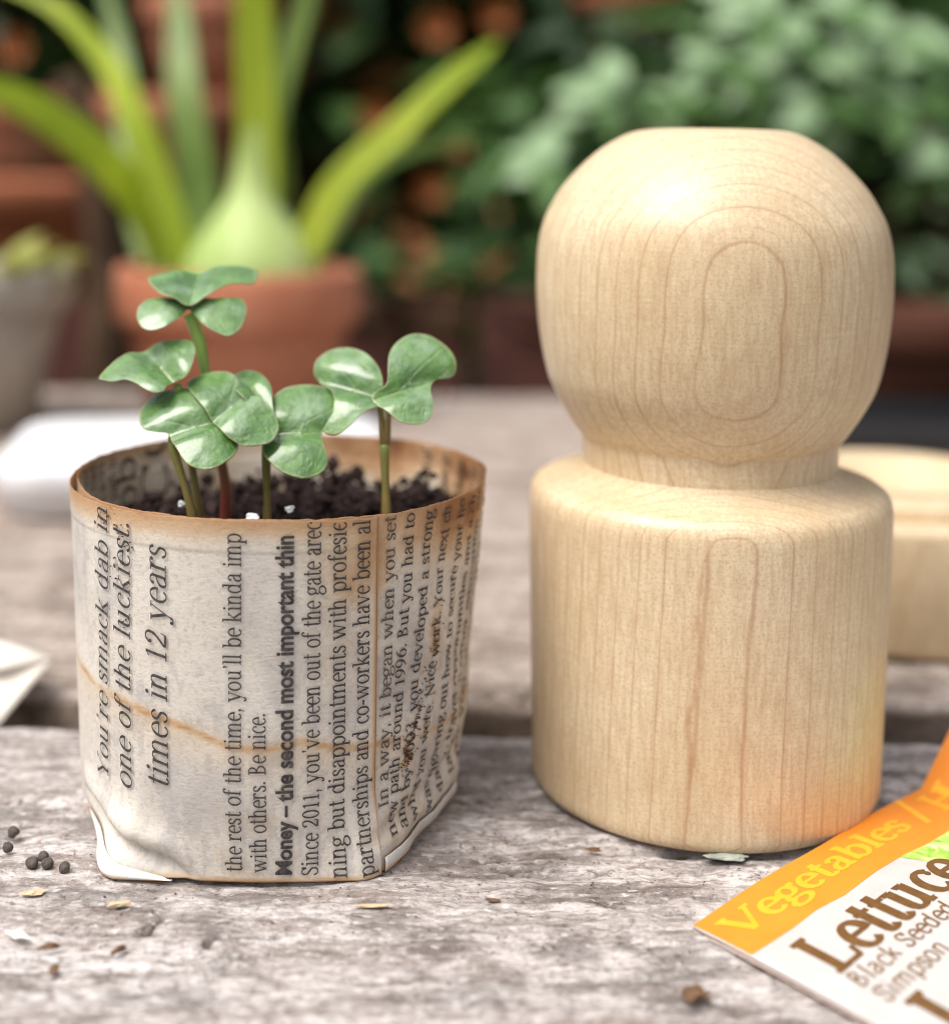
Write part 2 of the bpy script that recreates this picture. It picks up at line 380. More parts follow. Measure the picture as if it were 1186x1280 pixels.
# ------------------------------------------------------------------ table of weathered planks
table = thing('plank_table', 'weathered grey plank table everything in front stands on', 'table', (0, 30, -76))
def axis(lo, hi, f0, f1, fine, coarse):
    a = np.arange(f0, f1, fine); l = np.arange(lo, f0, coarse); h = np.arange(f1, hi+coarse*.5, coarse)
    return np.concatenate([l, a, h])
def plank(x0, x1, y0, y1, th, fx, fy, fine, coarse, mat, seed, amp=1.0, lift=0):
    xs = axis(x0, x1, *fx, fine, coarse); ys = axis(y0, y1, *fy, fine*1.0, coarse)
    X, Y = np.meshgrid(xs, ys, indexing='ij')
    wy = Y+.25*fbm(X*.25, Y*.5, s=seed+5)
    g = fbm(X*.22, wy*1.9, s=seed, o=5)                        # long grain
    b = fbm(X*.9, Y*1.5, s=seed+40, o=5)                       # weathered lumps
    f = fbm(X*3.2, Y*6.5, s=seed+80, o=3)
    ck = np.abs(fbm(X*.16+3, wy*1.15, s=seed+120, o=3))        # splits along the grain
    crack_gap_shade = (1-sst(.0, .018, ck))*sst(-.05, .18, fbm(X*.35, Y*.6, s=seed+150, o=2))
    Z = (.075*g+.06*b+.028*f)*amp-.03*amp-.14*crack_gap_shade*amp
    ed = np.minimum(Y-ys[0], ys[-1]-Y); Z = Z-.22*np.exp(-(ed/.22)**1.0)*(1+.8*fbm(X*.8, Y, s=seed+9)) + lift
    nx, ny = X.shape
    edw = .10*fbm(X*.5, 0*Y, s=seed+7, o=3)
    Yw = Y+edw*np.exp(-ed/.8)
    top = np.stack([X, Yw, np.minimum(Z, .012+lift)], -1).reshape(-1, 3)
    Fs = grid_faces(nx, ny)
    # skirt
    per = [i*ny for i in range(nx)]+[(nx-1)*ny+j for j in range(1, ny)]+[i*ny+ny-1 for i in range(nx-2, -1, -1)]+[j for j in range(ny-2, 0, -1)]
    per = np.array(per); low = top[per].copy(); low[:, 2] = lift-th
    nb = len(top); m = len(per); k = np.arange(m)
    sk = np.stack([per[k], nb+k, nb+(k+1) % m, per[(k+1) % m]], -1)
    Fl = Fs.tolist()+sk.tolist()+[list(range(nb, nb+m))[::-1]]
    V = np.concatenate([top, low])
    return mk('plank', V, Fl, mat, table, attr={'crack_gap_shade': np.concatenate([np.maximum(crack_gap_shade, .75*np.exp(-(ed/.10)**2)).ravel(), np.full(m, .85)])})  # besides the splits, plank sides and edges are darkened as painted gap shade
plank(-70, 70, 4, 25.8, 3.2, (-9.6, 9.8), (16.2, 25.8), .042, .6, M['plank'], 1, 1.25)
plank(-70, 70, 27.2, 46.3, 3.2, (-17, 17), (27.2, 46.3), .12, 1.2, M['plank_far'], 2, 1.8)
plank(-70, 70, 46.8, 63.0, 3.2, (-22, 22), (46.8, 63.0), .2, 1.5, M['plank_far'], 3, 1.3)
for x in (-55, 50):
    V, F = box(x, x+7, 6, 61, -9.5, -3.25); mk('batten', V, F, M['plank_far'], table, smooth=False)
    for y in (7, 53):
        V, F = box(x-.6, x+6.4, y, y+7, -75.9, -9.6); mk('leg', V, F, M['plank_far'], table, smooth=False)

# ------------------------------------------------------------------ wooden tool for pressing paper pots
TX, TY = 3.96, 23.85
tool = thing('wooden_pot_press', 'pale turned wooden pot maker with a ball handle standing upright on the front plank', 'pot maker', (TX, TY, 0))
prof = [(0, .012), (2.64, .012), (2.74, .03), (2.80, .08), (2.83, .18)]
prof += [(2.832+.115*t, .3+3.95*t) for t in np.linspace(0, 1, 24)]
prof += [(2.955, 4.50), (2.952, 4.64), (2.925, 4.76), (2.87, 4.85), (2.78, 4.915), (2.65, 4.96), (2.5, 5.01), (2.35, 5.065), (2.24, 5.12), (2.16, 5.17), (2.10, 5.21), (2.04, 5.22)]
V, F = lathe(prof, 160, (TX, TY)); mk('body', V, F, M['maple'], tool)
ctl = [(2.05, 5.12), (2.075, 5.20), (2.08, 5.30), (2.085, 5.45), (2.09, 5.58), (2.10, 5.65), (2.135, 5.70), (2.20, 5.77), (2.31, 5.93), (2.46, 6.17), (2.66, 6.56), (2.775, 7.0), (2.85, 7.45), (2.895, 7.95), (2.90, 8.4), (2.875, 8.8), (2.80, 9.15), (2.68, 9.42), (2.48, 9.75), (2.18, 10.09), (1.88, 10.36), (1.56, 10.56), (1.32, 10.66), (1.1, 10.70), (.9, 10.715), (.5, 10.72), (.001, 10.72)]
pr = catmull(ctl, 5); V, F = lathe(pr, 160, (TX, TY)); mk('handle', V, F, M['maple'], tool)

# ------------------------------------------------------------------ low turned base piece behind it
BX, BY = 9.95, 33.2
base = thing('wooden_press_base', 'low round pale wooden base block half hidden behind the ball handled pot maker', 'wooden block', (BX, BY, .03))
prof = [(0, .03), (3.68, .03), (3.78, .10), (3.82, .22), (3.83, 1.4), (3.82, 2.5), (3.78, 2.64), (3.70, 2.71), (3.55, 2.74), (3.20, 2.74), (3.14, 2.72), (3.12, 2.70)]
V, F = lathe(prof, 120, (BX, BY)); mk('body', V, F, M['maple_base'], base)
prof = [(3.10, 2.55), (3.10, 2.90), (3.06, 3.0), (2.98, 3.05), (2.8, 3.07), (1.8, 3.08), (1.6, 2.9), (1.0, 2.6), (.001, 2.5)]
V, F = lathe(prof, 120, (BX, BY)); mk('raised_ring', V, F, M['maple_base'], base)

# ------------------------------------------------------------------ stroke serif lettering
GL = {
'a': (45, 'c34,36,34,54,12,54,10,40;d12,41,4.5;v33,0,38;c33,31,22,29,8,24,8,12;c8,12,8,-3,22,-3,33,9;s38,1.5,7'),
'b': (51, 'v12,0,74;a29,25,16,25.5,-145,145;s7,72,6'), 'c': (42, 'a26,25,18,25.5,45,318;d37,39,5'),
'd': (53, 'v39,0,74;a23,25,16,25.5,35,325;s34,72,6;s44,1.5,6'), 'e': (43, 'a24,25,17.5,25.5,0,318;h8,41,28'),
'f': (30, 'v13,0,58;c13,58,13,76,26,76,31,70;d30,68,5;h3,27,49;s14,1.5,10'),
'g': (47, 'a21,34,14.5,16,0,360;c14,19,4,12,6,5,24,5;c24,5,46,5,46,-8,40,-14;c40,-14,30,-24,10,-24,5,-14;c5,-14,2,-4,14,3,18,4;c33,44,38,52,42,50,44,48;d43,46,4'),
'h': (54, 'v12,0,74;c12,34,20,56,39,56,39,34;v39,0,34;s12,1.5,10;s39,1.5,10;s7,72,6'),
'i': (26, 'v13,0,50;d12.5,66,6;s13,1.5,10;s8,48.5,6'), 'k': (52, 'v12,0,74;n13,20,38,48;t21,30,43,2;s12,1.5,10;s7,72,6;s43,1.5,9;s38,48.5,8'),
'l': (26, 'v13,0,74;s13,1.5,10;s8,72,6'), 'm': (81, 'v12,0,50;c12,34,18,56,39,56,39,34;v39,0,34;c39,34,45,56,66,56,66,34;v66,0,34;s12,1.5,9;s39,1.5,9;s66,1.5,9;s7,48.5,6'),
'n': (54, 'v12,0,50;c12,34,20,56,39,56,39,34;v39,0,34;s12,1.5,10;s39,1.5,10;s7,48.5,6'), 'o': (48, 'a24,25,18,25.5,0,360'),
'p': (52, 'v12,-22,50;a29,25,17,25.5,-145,145;s12,-21,10;s7,48.5,6'), 'r': (38, 'v12,0,50;c12,32,17,50,24,53,33,48;d32,45,5.5;s12,1.5,11;s7,48.5,6'),
's': (37, 'c31,38,27,55,8,54,8,39;C8,39,8,25,31,27,31,13;c31,13,31,-4,9,-4,6,12'), 't': (31, 'v14,8,66;c14,10,14,-3,24,-3,30,6;h3,29,48.5'),
'u': (54, 'v12,16,50;c12,16,12,-6,34,-4,39,14;v39,0,50;s7,48.5,6;s34,48.5,6;s44,1.5,6'),
'v': (49, 't7,48,25,0;n25,0,42,48;s7,48.5,9;s42,48.5,8'), 'w': (73, 't6,48,22,0;n22,0,36,46;t36,46,51,0;n51,0,65,48;s7,48.5,9;s36,48.5,8;s65,48.5,8'),
'x': (50, 't8,48,41,2;n41,48,8,2;s9,1.5,8;s41,1.5,9;s9,48.5,9;s40,48.5,8'), 'y': (49, 't7,48,25,2;n42,48,21,-12;c21,-12,17,-24,9,-22,6,-17;d7,-16,5;s7,48.5,9;s42,48.5,8'),
'B': (58, 'v14,0,70;c14,69,46,73,46,38,14,37;c14,37,56,38,56,-1,14,1;s11,1.5,8;s11,69,8'), 'C': (62, 'a34,35,26,35.5,42,318;v53,50,69'),
'I': (32, 'v16,0,70;s16,1.5,12;s16,69,12'), 'L': (58, 'v16,0,70;s16,1.5,12;s16,69,12;h16,52,2;n50,2,54,20'), 'M': (86, 'n15,0,15,70;t15,70,41,5;n41,5,66,70;v67,0,70;s14,1.5,10;s67,1.5,11;s12,69,8;s70,69,9'),
'N': (72, 'n15,0,15,70;t15,70,56,0;n56,0,56,70;s15,1.5,10;s12,69,8;s56,69,10'), 'O': (68, 'a34,35,26,35.5,0,360'),
'S': (50, 'c41,50,36,74,10,76,10,53;C10,53,10,35,42,37,42,18;c42,18,42,-5,12,-5,8,18;v41,50,69'), 'V': (64, 't7,68,32,0;n32,0,57,68;s8,69,10;s57,69,9'),
'Y': (62, 't6,68,31,34;n56,68,31,34;v31,0,36;s31,1.5,12;s8,69,10;s55,69,9'), 'H': (74, 'v15,0,70;v58,0,70;h15,58,36;s15,1.5,12;s58,1.5,12;s15,69,12;s58,69,12'),
'0': (48, 'a24,34,17,34.5,0,360'), '1': (40, 'v21,0,68;n9,58,21,67;s21,1.5,12'), '2': (48, 'c9,52,9,74,41,74,38,48;c38,48,36,30,16,18,8,5;H8,42,4;n40,4,43,18;d12,52,5'),
'3': (46, 'c9,56,14,74,40,72,35,50;c35,50,33,38,24,37,18,37;c18,37,48,38,46,-4,8,-2,;d10,10,5'), '6': (48, 'a25,22,16.5,22.5,0,360;c9,26,9,52,22,64,38,69'), '9': (48, 'a23,46,16.5,22.5,0,360;c39,42,39,16,26,4,10,-1'),
'.': (24, 'd11,5,6'), ',': (24, 'd11,5,6;n14,4,7,-13'), "'": (20, 'd10,68,5.5;n13,66,7,54'), '-': (32, 'H5,27,24'), '/': (40, 'n6,-10,36,76'), '|': (90, 'H8,82,27'), ' ': (26, ''),
'T': (60, 'v30,0,70;h6,54,68;s30,1.5,12'), ';': (26, ''),
}
def glyph_strokes(ch):
    adv, d = GL.get(ch, GL[' ']); out = []
    for s in d.split(';'):
        if not s: continue
        k = s[0]; q = [float(a) for a in s[1:].split(',') if a != '']
        if k == 'v': out.append(('r', np.array([(q[0], q[1]), (q[0], q[2])]), 'K'))
        elif k == 'h': out.append(('r', np.array([(q[0], q[2]), (q[1], q[2])]), 'N'))
        elif k == 'H': out.append(('r', np.array([(q[0], q[2]), (q[1], q[2])]), 'B'))
        elif k == 't': out.append(('r', np.array([q[:2], q[2:4]]), 'K'))
        elif k == 'n': out.append(('r', np.array([q[:2], q[2:4]]), 'N'))
        elif k in 'cC':
            t = np.linspace(0, 1, 9)[:, None]; P = np.array(q[:8]).reshape(4, 2)
            out.append(('r', (1-t)**3*P[0]+3*(1-t)**2*t*P[1]+3*(1-t)*t*t*P[2]+t**3*P[3], 'A' if k == 'c' else 'B'))
        elif k == 'a':
            n = max(8, int(abs(q[5]-q[4])/20)); t = np.radians(np.linspace(q[4], q[5], n+1))
            out.append(('r', np.stack([q[0]+q[2]*np.cos(t), q[1]+q[3]*np.sin(t)], -1), 'A'))
        elif k == 's': out.append(('s', q))
        elif k == 'd': out.append(('d', q))
    return adv, out
def text_mesh(txt, thick=9.5, thin=4.0, serif=True, track=0, slant=0.0):
    """2-D faces of a line of text, baseline y=0, 100 units to the em; returns verts, faces, width"""
    V = []; F = []; x = 0
    for ch in txt:
        adv, st = glyph_strokes(ch)
        for s in st:
            if s[0] == 'r':
                P = s[1]
                if len(P) == 2: P = P[0]+(P[1]-P[0])*np.linspace(0, 1, 5)[:, None]
                T = np.gradient(P, axis=0); T /= np.linalg.norm(T, axis=1)[:, None]+1e-9
                if s[2] == 'K': w = np.full(len(P), thick)
                elif s[2] == 'N': w = np.full(len(P), thin)
                elif s[2] == 'B': w = np.full(len(P), thick*.9)
                else: w = thin+(thick-thin)*np.abs(T[:, 1])**1.6
                N = np.stack([-T[:, 1], T[:, 0]], -1)*w[:, None]/2; b = len(V)
                for p, n in zip(P, N): V += [(x+p[0]+n[0], p[1]+n[1]), (x+p[0]-n[0], p[1]-n[1])]
                F += [[b+2*i, b+2*i+1, b+2*i+3, b+2*i+2] for i in range(len(P)-1)]
            elif s[0] == 's':
                if not serif: continue
                q = s[1]; h = thin*.55; w = q[2]; b = len(V); top = -1 if q[1] > 20 else 1
                V += [(x+q[0]-w, q[1]-h), (x+q[0], q[1]-h), (x+q[0]+w, q[1]-h), (x+q[0]+w, q[1]+h), (x+q[0]+thick*.6, q[1]+h), (x+q[0]-thick*.6, q[1]+h), (x+q[0]-w, q[1]+h)]
                F += [[b, b+1, b+5, b+6], [b+1, b+2, b+3, b+4], [b+1, b+4, b+5]]
            else:
                q = s[1]; b = len(V); r = q[2]*(1 if serif else .7)
                V += [(x+q[0]+r*math.cos(a*math.pi/4), q[1]+r*math.sin(a*math.pi/4)) for a in range(8)]; F.append([b+i for i in range(8)])
        x += adv+track
    V = np.array(V) if V else np.zeros((0, 2))
    if slant and len(V): V[:, 0] += V[:, 1]*slant
    return V, F, x
def sans_mesh(txt, weight=.03):
    cu = bpy.data.curves.new('t', 'FONT'); cu.body = txt; cu.offset = weight; cu.resolution_u = 3
    o = bpy.data.objects.new('t', cu); col.objects.link(o); dg = bpy.context.evaluated_depsgraph_get()
    me = bpy.data.meshes.new_from_object(o.evaluated_get(dg))
    V = np.array([v.co[:2] for v in me.vertices])*100; F = [list(p.vertices) for p in me.polygons]
    bpy.data.objects.remove(o); bpy.data.curves.remove(cu); bpy.data.meshes.remove(me)
    V[:, 0] -= V[:, 0].min(); return V, F, V[:, 0].max()

# ------------------------------------------------------------------ newspaper pot
PY, HT = 22.9, 5.13
def pcx(z): return -3.02+.06*z/HT
def prr(z): return 2.97+.31*np.clip(z/HT, 0, 1)
def zc_of(deg): return np.interp(deg, [-62, -54, -46, -36, -28, -22, -16], [.46, .40, .34, .25, .15, .07, -.1])
def pot_r(deg, z):
    """radius of the outer sheet at angle deg (0 faces the camera, + to the right) and height z"""
    a = np.radians(deg); r = prr(z)
    Rb = 2.97+.40*np.exp(-((deg+35)/10)**2)+.36*np.exp(-((deg-37)/12)**2)
    flat = 2.84/np.maximum(np.cos(a), .2)
    rb = -np.log(np.exp(-np.minimum(Rb, 9)*30)+np.exp(-np.minimum(flat, 9)*30))/30
    w = 1-sst(-.3, 1.3, z); r = r*(1-w)+rb*w
    # soft buckles, a crumpled right flank, a fold line under the rim, and the pressed-in fold at the left foot
    r = r+.035*fbm(deg*.035, z*.35, s=3, o=3)
    cr = sst(34, 50, deg)*(1-sst(95, 120, deg)); q = np.abs(fbm(deg*.045+z*.5, z*.7-deg*.02, s=21, o=4))
    r = r+cr*(.17*q-.08)*(.45+.55*(1-sst(2.0, 3.6, z)))
    fl = zc_of(deg); m = sst(-66, -56, deg)*(1-sst(-24, -12, deg))
    r = r-.16*m*np.exp(-((z-fl-.13)/.11)**2)+.07*m*np.exp(-((z-fl-.42)/.16)**2)
    m2 = sst(30, 40, deg)*(1-sst(75, 90, deg)); r = r-.10*m2*np.exp(-((z-.55-.012*(deg-40))/.16)**2)-.16*m2*(1-sst(0, .5, z))
    r = r-.22*(1-sst(-.1, .55, z))*sst(42, 58, -deg)*(1-sst(120, 150, -deg))
    r = r+.010*sst(4.66, 4.71, z+.008*np.abs(deg)*0)
    return r
def rim_top(deg): return HT+.04*fbm(deg*.03, 7, s=9, o=3)+.016*fbm(deg*.5, 3, s=5, o=3)
def on_pot(deg, z, off=0.0):
    deg = np.asarray(deg, float); z = np.asarray(z, float); r = pot_r(deg, z)+off; a = np.radians(deg)
    return np.stack([pcx(z)+r*np.sin(a), PY-r*np.cos(a), z+.0*r], -1)
def stain_of(D, Z, ztop, inner=False):
    n1 = fbm(D*.06, Z*1.1, s=31, o=5); n2 = fbm(D*.3, Z*5, s=33, o=4)
    s = np.zeros_like(D)
    d = ztop-Z
    s = np.maximum(s, .9*np.exp(-(d/(.03+.025*n2))**2))*sst(-200, -60, D)*.9               # browned lip
    s = np.maximum(s, .55*np.exp(-(np.maximum(d, 0)/(.26+.16*n1+.12*sst(15, 60, D)))**2))    # orange bleed under the rim
    lip = sst(25, 60, D); s = np.maximum(s, lip*.95*np.exp(-(np.maximum(d-.05, 0)/(.62+.3*n1))**3)*(.8+.6*n1))
    s = np.maximum(s, .70*sst(80, 92, D)*(1-sst(128, 134, D))*sst(3.0, 4.0, Z)*(.75+.9*n1))   # orange inside at the right
    s = np.maximum(s, .34*sst(-150, -128, -np.abs(D+30)-1e9*(D > 0))*0)
    s = np.maximum(s, .30*(D < -95)*(.7+.9*n1))
    zt = np.interp(D, [-75, -54, -35, -15, -4, 4.5, 14.6, 23, 34, 60, 90], [2.6, 2.43, 2.37, 2.17, 1.97, 1.94, 2.04, 1.88, 1.82, 1.7, 1.8])+.05*n1+.02*n2
    dz = Z-zt
    tide = .62*np.exp(-(dz/.045)**2)*(.6+.6*np.clip(n2+.5, 0, 1))+.22*np.exp(-(np.maximum(dz, 0)/.10)**1.5)*(dz > 0)+.20*np.exp(-(np.minimum(dz, 0)/.38)**2)*(dz <= 0)
    s = np.maximum(s, tide*(.8+.6*n1)*(1-.35*sst(36, 50, D)))
    s = np.maximum(s, .55*np.exp(-((Z-.0)/.06)**2)*(.5+.9*np.clip(n1+.5, 0, 1)))            # browned foot
    s = np.maximum(s, .46*sst(8, 31, D)*(1-sst(33, 39, D))*sst(2.2, 4.4, Z)*(.7+1.1*n1))    # yellowed overlap
    s = np.maximum(s, .8*np.exp(-(((D-47)/3.5)**2+((Z-1.6-.05*(D-47))/.32)**2))*np.clip(.35+2.2*n2+n1, 0, 1))      # rusty smear
    s = np.maximum(s, .6*np.exp(-(((D-54)/2.5)**2+((Z-3.0-.1*(D-54))/.7)**2))*np.clip(.1+2.2*n2+n1, 0, 1))
    s = np.maximum(s, .12*sst(.12, .4, n1)*(Z < 1.8))
    return s, n1, n2
E0 = 33.6                                   # where the outer sheet ends, degrees at mid height
def outer_end(z): return 36.8-5.1*np.clip(z/4.94, 0, 1)
pot = thing('newspaper_seedling_pot', 'round seedling pot rolled from brown stained newspaper holding five sprouts', 'paper pot', (-3.2, PY, 0))
na, nz = 1180, 128
T = np.linspace(0, 1, na)                   # 0 = visible outer edge; winds left round the back and 1.3 turns on
zz = np.concatenate([np.linspace(0, .7, 34, endpoint=False), np.linspace(.7, 4.6, 66, endpoint=False), np.linspace(4.6, HT, 28)])/HT
TT, ZZ = np.meshgrid(T, zz, indexing='ij')
Z = ZZ*HT; turn = TT*1.36*360; D = outer_end(Z)*(1-TT)+E0*TT-turn
Dw = (D+180) % 360-180
zt = rim_top(D*.9+40)-.05*sst(320, 420, turn)*0; Z2 = Z*zt/HT
Z2 = Z2+.13*np.exp(-((Dw+62)/16)**2)*ZZ**8*(turn > 300)*.0
lay = -.012-.038*(turn/360)
lay = lay-.10*np.exp(-((Dw+66)/18)**2)*(turn > 280)*sst(3.4, 5.2, Z2)      # the inner turn stands away from the outer at the left
P = on_pot(Dw, Z2, lay)
P[..., 2] = Z2+.02
st, n1, n2 = stain_of(Dw, Z2, zt)
edge = (turn/360*2*np.pi*3); st = np.maximum(st, .8*np.exp(-(edge/.05)**2)*sst(.3, 1.5, Z2))
grey = np.clip(1.9*(fbm(D*.05, Z2*.8, s=61, o=4)-.05), 0, 1)+.6*sst(.1, .32, fbm(D*.4, Z2*4, s=63, o=3))*sst(-.1, .2, fbm(D*.03, Z2*.5, s=64, o=2))
wall = mk('paper_wall', P.reshape(-1, 3), grid_faces(na, nz), M['paper'], pot, attr={'stain': st.ravel(), 'grey': np.clip(grey, 0, 1).ravel()})
so_ = wall.modifiers.new('thickness', 'SOLIDIFY'); so_.thickness = .008*CM; so_.offset = 1
# bottom disc of folded paper
dg_ = np.linspace(-180, 180, 120, endpoint=False); rr_ = np.linspace(.02, .985, 8); DD, RR = np.meshgrid(dg_, rr_, indexing='ij')
Rf = (pot_r(DD, DD*0+.03)-.07)*RR; V = np.stack([pcx(0)+Rf*np.sin(np.radians(DD)), PY-Rf*np.cos(np.radians(DD)), .03+.01*RR*fbm(DD*.1, RR*3, s=2)], -1).reshape(-1, 3)
mk('folded_base', V, grid_faces(120, 8, True), M['paper_blank'], pot, attr={'stain': (.5*sst(.75, 1, RR)).ravel()})
# turned-under corner flap at the left foot: a white triangle
dd = np.linspace(-60, -20, 60); tt = np.linspace(0, 1, 14); DD, TT2 = np.meshgrid(dd, tt, indexing='ij')
top = np.maximum(zc_of(DD)-.02, .012); lowz = .015+.26*np.clip((-48-DD)/12, 0, 1)**1.3; Zf = lowz+(np.maximum(top, lowz+.004)-lowz)*TT2
bul = .035+.05*np.sin(np.pi*TT2)*sst(-60, -50, DD)*(1-sst(-30, -20, DD))+.03*(1-TT2)*sst(-50, -40, DD)
V = on_pot(DD, Zf, bul).reshape(-1, 3)
stf = np.maximum(.95*np.exp(-((TT2)/.16)**2), .8*np.exp(-((DD+60)/3)**2)); stf = np.maximum(stf, .3*np.exp(-((1-TT2)/.05)**2))
fo = mk('corner_fold', V, grid_faces(60, 14), M['paper_blank'], pot, attr={'stain': (stf*(.8+.8*fbm(DD*.3, TT2*3, s=8))).ravel()})
fo.modifiers.new('thickness', 'SOLIDIFY').thickness = .012*CM
# small upturned lip right of the overlap at the foot
dd = np.linspace(38, 80, 50); DD, TT2 = np.meshgrid(dd, tt, indexing='ij')
Zf = .02+.16*sst(50, 80, DD)+(.20+.10*sst(38, 60, DD))*TT2
V = on_pot(DD, Zf, .012+.03*np.sin(np.pi*TT2)-.02*TT2).reshape(-1, 3)
stf = np.maximum(1.1*np.exp(-((TT2)/.22)**2), .25*np.exp(-((1-TT2)/.05)**2))
fo = mk('corner_fold', V, grid_faces(50, 14), M['paper_blank'], pot, attr={'stain': (stf*(.6+.8*fbm(DD*.3, TT2*3, s=18))).ravel(), 'grey': (.35+0*DD).ravel()})
fo.modifiers.new('thickness', 'SOLIDIFY').thickness = .012*CM

def print_line(txt, a0, z0, a1, z1, xh, mat, sans=False, thick=9.5, thin=4.0, slant=0.0, off=.012, zmax=None, inner=False, track=0, wid=None):
    if sans: V, F, w = sans_mesh(txt)
    else: V, F, w = text_mesh(txt, thick, thin, slant=slant, track=track)
    if not len(V): return
    s = xh/50.0
    L = (z1-z0); sx = L/w
    gx, gy = V[:, 0], V[:, 1]
    z = z0+gx*sx; f = gx/w
    deg = a0+(a1-a0)*f-np.degrees(gy*s/3.05)*(-1 if inner else 1)
    top = rim_top(deg*.9+40)
    keep = z < (top-.012)
    if not keep.all():
        F = [fc for fc in F if all(keep[i] for i in fc)]
    if inner:
        r = pot_r(deg, z)-.012-.038*1.45-.035; P = np.stack([pcx(z)+r*np.sin(np.radians(deg)), PY-r*np.cos(np.radians(deg)), z], -1)
    else: P = on_pot(deg, z, off)
    P[:, 2] += .02
    mk('printed_line', P, F, mat, pot, smooth=False)
pl_ = print_line
pl_("You're smack dab in", -43.6, 1.08, -40.6, 5.1, .225, M['ink'], slant=.18, thick=8, thin=3.4)
pl_("one of the luckiest.", -33.3, 1.11, -32.4, 4.98, .235, M['ink'], slant=.18, thick=8, thin=3.4)
pl_("times in 12 years", -21.1, 1.27, -21.3, 4.7, .245, M['ink'], slant=.18, thick=8, thin=3.4)
pl_("the rest of the time, you'll be kinda imp", -0.8, 0.16, -2.3, 4.97, .165, M['ink'], thick=9, thin=4.5)
pl_("with others. Be nice.", 6, 0.16, 4.6, 2.47, .165, M['ink'], thick=9, thin=4.5)
pl_("Money \u2013 the second most important thin", 12.8, 0.12, 10.2, 4.94, .165, M['ink'], sans=True)
pl_("Since 2011, you've been out of the gate arec", 19.8, 0.09, 16.7, 5.12, .165, M['ink'], thick=9, thin=4.5)
pl_("ning but disappointments with profesie", 27, 0.05, 23, 5.1, .165, M['ink'], thick=9, thin=4.5)
pl_("partnerships and co-workers have been al", 34, 0.04, 29.2, 5.09, .165, M['ink'], thick=9, thin=4.5)
pl_("In a way, it began when you set", 40.2, 0.85, 36.8, 5.09, .128, M['ink_pale'], thick=9.5, thin=4.5, off=-.028)
pl_("new path around 1996. But you had to", 43.6, 0.4, 43, 5.08, .128, M['ink'], thick=9.5, thin=4.5, off=-.028)
pl_("and by 2003, you developed a strong", 48.2, 0.42, 49.9, 5.06, .128, M['ink'], thick=9.5, thin=4.5, off=-.028)
pl_("what you were. Nice work. Your next ch", 54, 0.42, 57, 5.06, .128, M['ink'], thick=9.5, thin=4.5, off=-.028)
pl_("was figuring out how to secure your ho", 61.4, 0.38, 63.9, 5.09, .128, M['ink'], thick=9.5, thin=4.5, off=-.028)
pl_("daily, travel opportunities and a ch", 68.6, 0.55, 70.9, 5.08, .128, M['ink'], thick=9.5, thin=4.5, off=-.028)
pl_("take to the other education an", 75.6, 0.7, 77.2, 5.08, .128, M['ink_pale'], thick=9.5, thin=4.5, off=-.028)
pl_("for you in the other way", 83, 0.8, 85, 5.08, .128, M['ink_pale'], thick=9.5, thin=4.5, off=-.028)
# inside of the pot, seen over the rim
for k, a in enumerate((99, 107, 116, 125, 134)):
    pl_(["to the work and you", "path in the way to", "how you had been", "secure the other in", "you and the best of"][k], a, 3.1, a, 5.07, .165, M['ink_inside'], inner=True, off=0, thick=11, thin=6)
pl_("OCO", -134, 3.2, -134, 5.7, .40, M['ink_inside'], inner=True, thick=8, thin=5)
pl_("dob", -121, 3.6, -121, 5.0, .34, M['ink_inside'], inner=True, thick=9, thin=5)
for k, a in enumerate((-112, -106, -100, -94, -150)):
    pl_(["in the other path to", "and you set to work", "in a way you had", "the time to be out", "of the rest you"][k], a, 3.1, a, 5.07, .15, M['ink_inside'], inner=True, thick=11, thin=6)
# rust coloured crumbs stuck to the sheet
V = []; F = []
def crumb(c, r, squash=.6):
    b = len(V); a0 = rnd.random()*6
    for dz in (-1, 1):
        V.append((c[0], c[1], c[2]+dz*r*squash))
    for k in range(5):
        V.append((c[0]+r*math.cos(a0+k*1.257)*rnd.uniform(.5, 1.2), c[1]+r*math.sin(a0+k*1.257)*rnd.uniform(.5, 1.2), c[2]+rnd.uniform(-.3, .3)*r))
    for k in range(5): F.extend([[b, b+2+(k+1) % 5, b+2+k], [b+1, b+2+k, b+2+(k+1) % 5]])
for _ in range(230):
    t = rnd.random()
    if rnd.random() < .7: a, z = 45+11*t**1.5+rnd.gauss(0, 1.1), 1.35+2.0*t**1.5+rnd.gauss(0, .14)
    else: a, z = rnd.choice([(-36, 4.8), (-33, 4.6), (-38, 4.3), (-35, 3.6), (50, 1.8), (-40, 5.0)]); a += rnd.gauss(0, 1.6); z += rnd.gauss(0, .1)
    p = on_pot(np.array(a), np.array(z), .0 if a < 30 else -.03); crumb(p, rnd.uniform(.008, .026))
mk('rusty_crumbs', np.array(V), F, M['rust'], pot, kind='stuff')

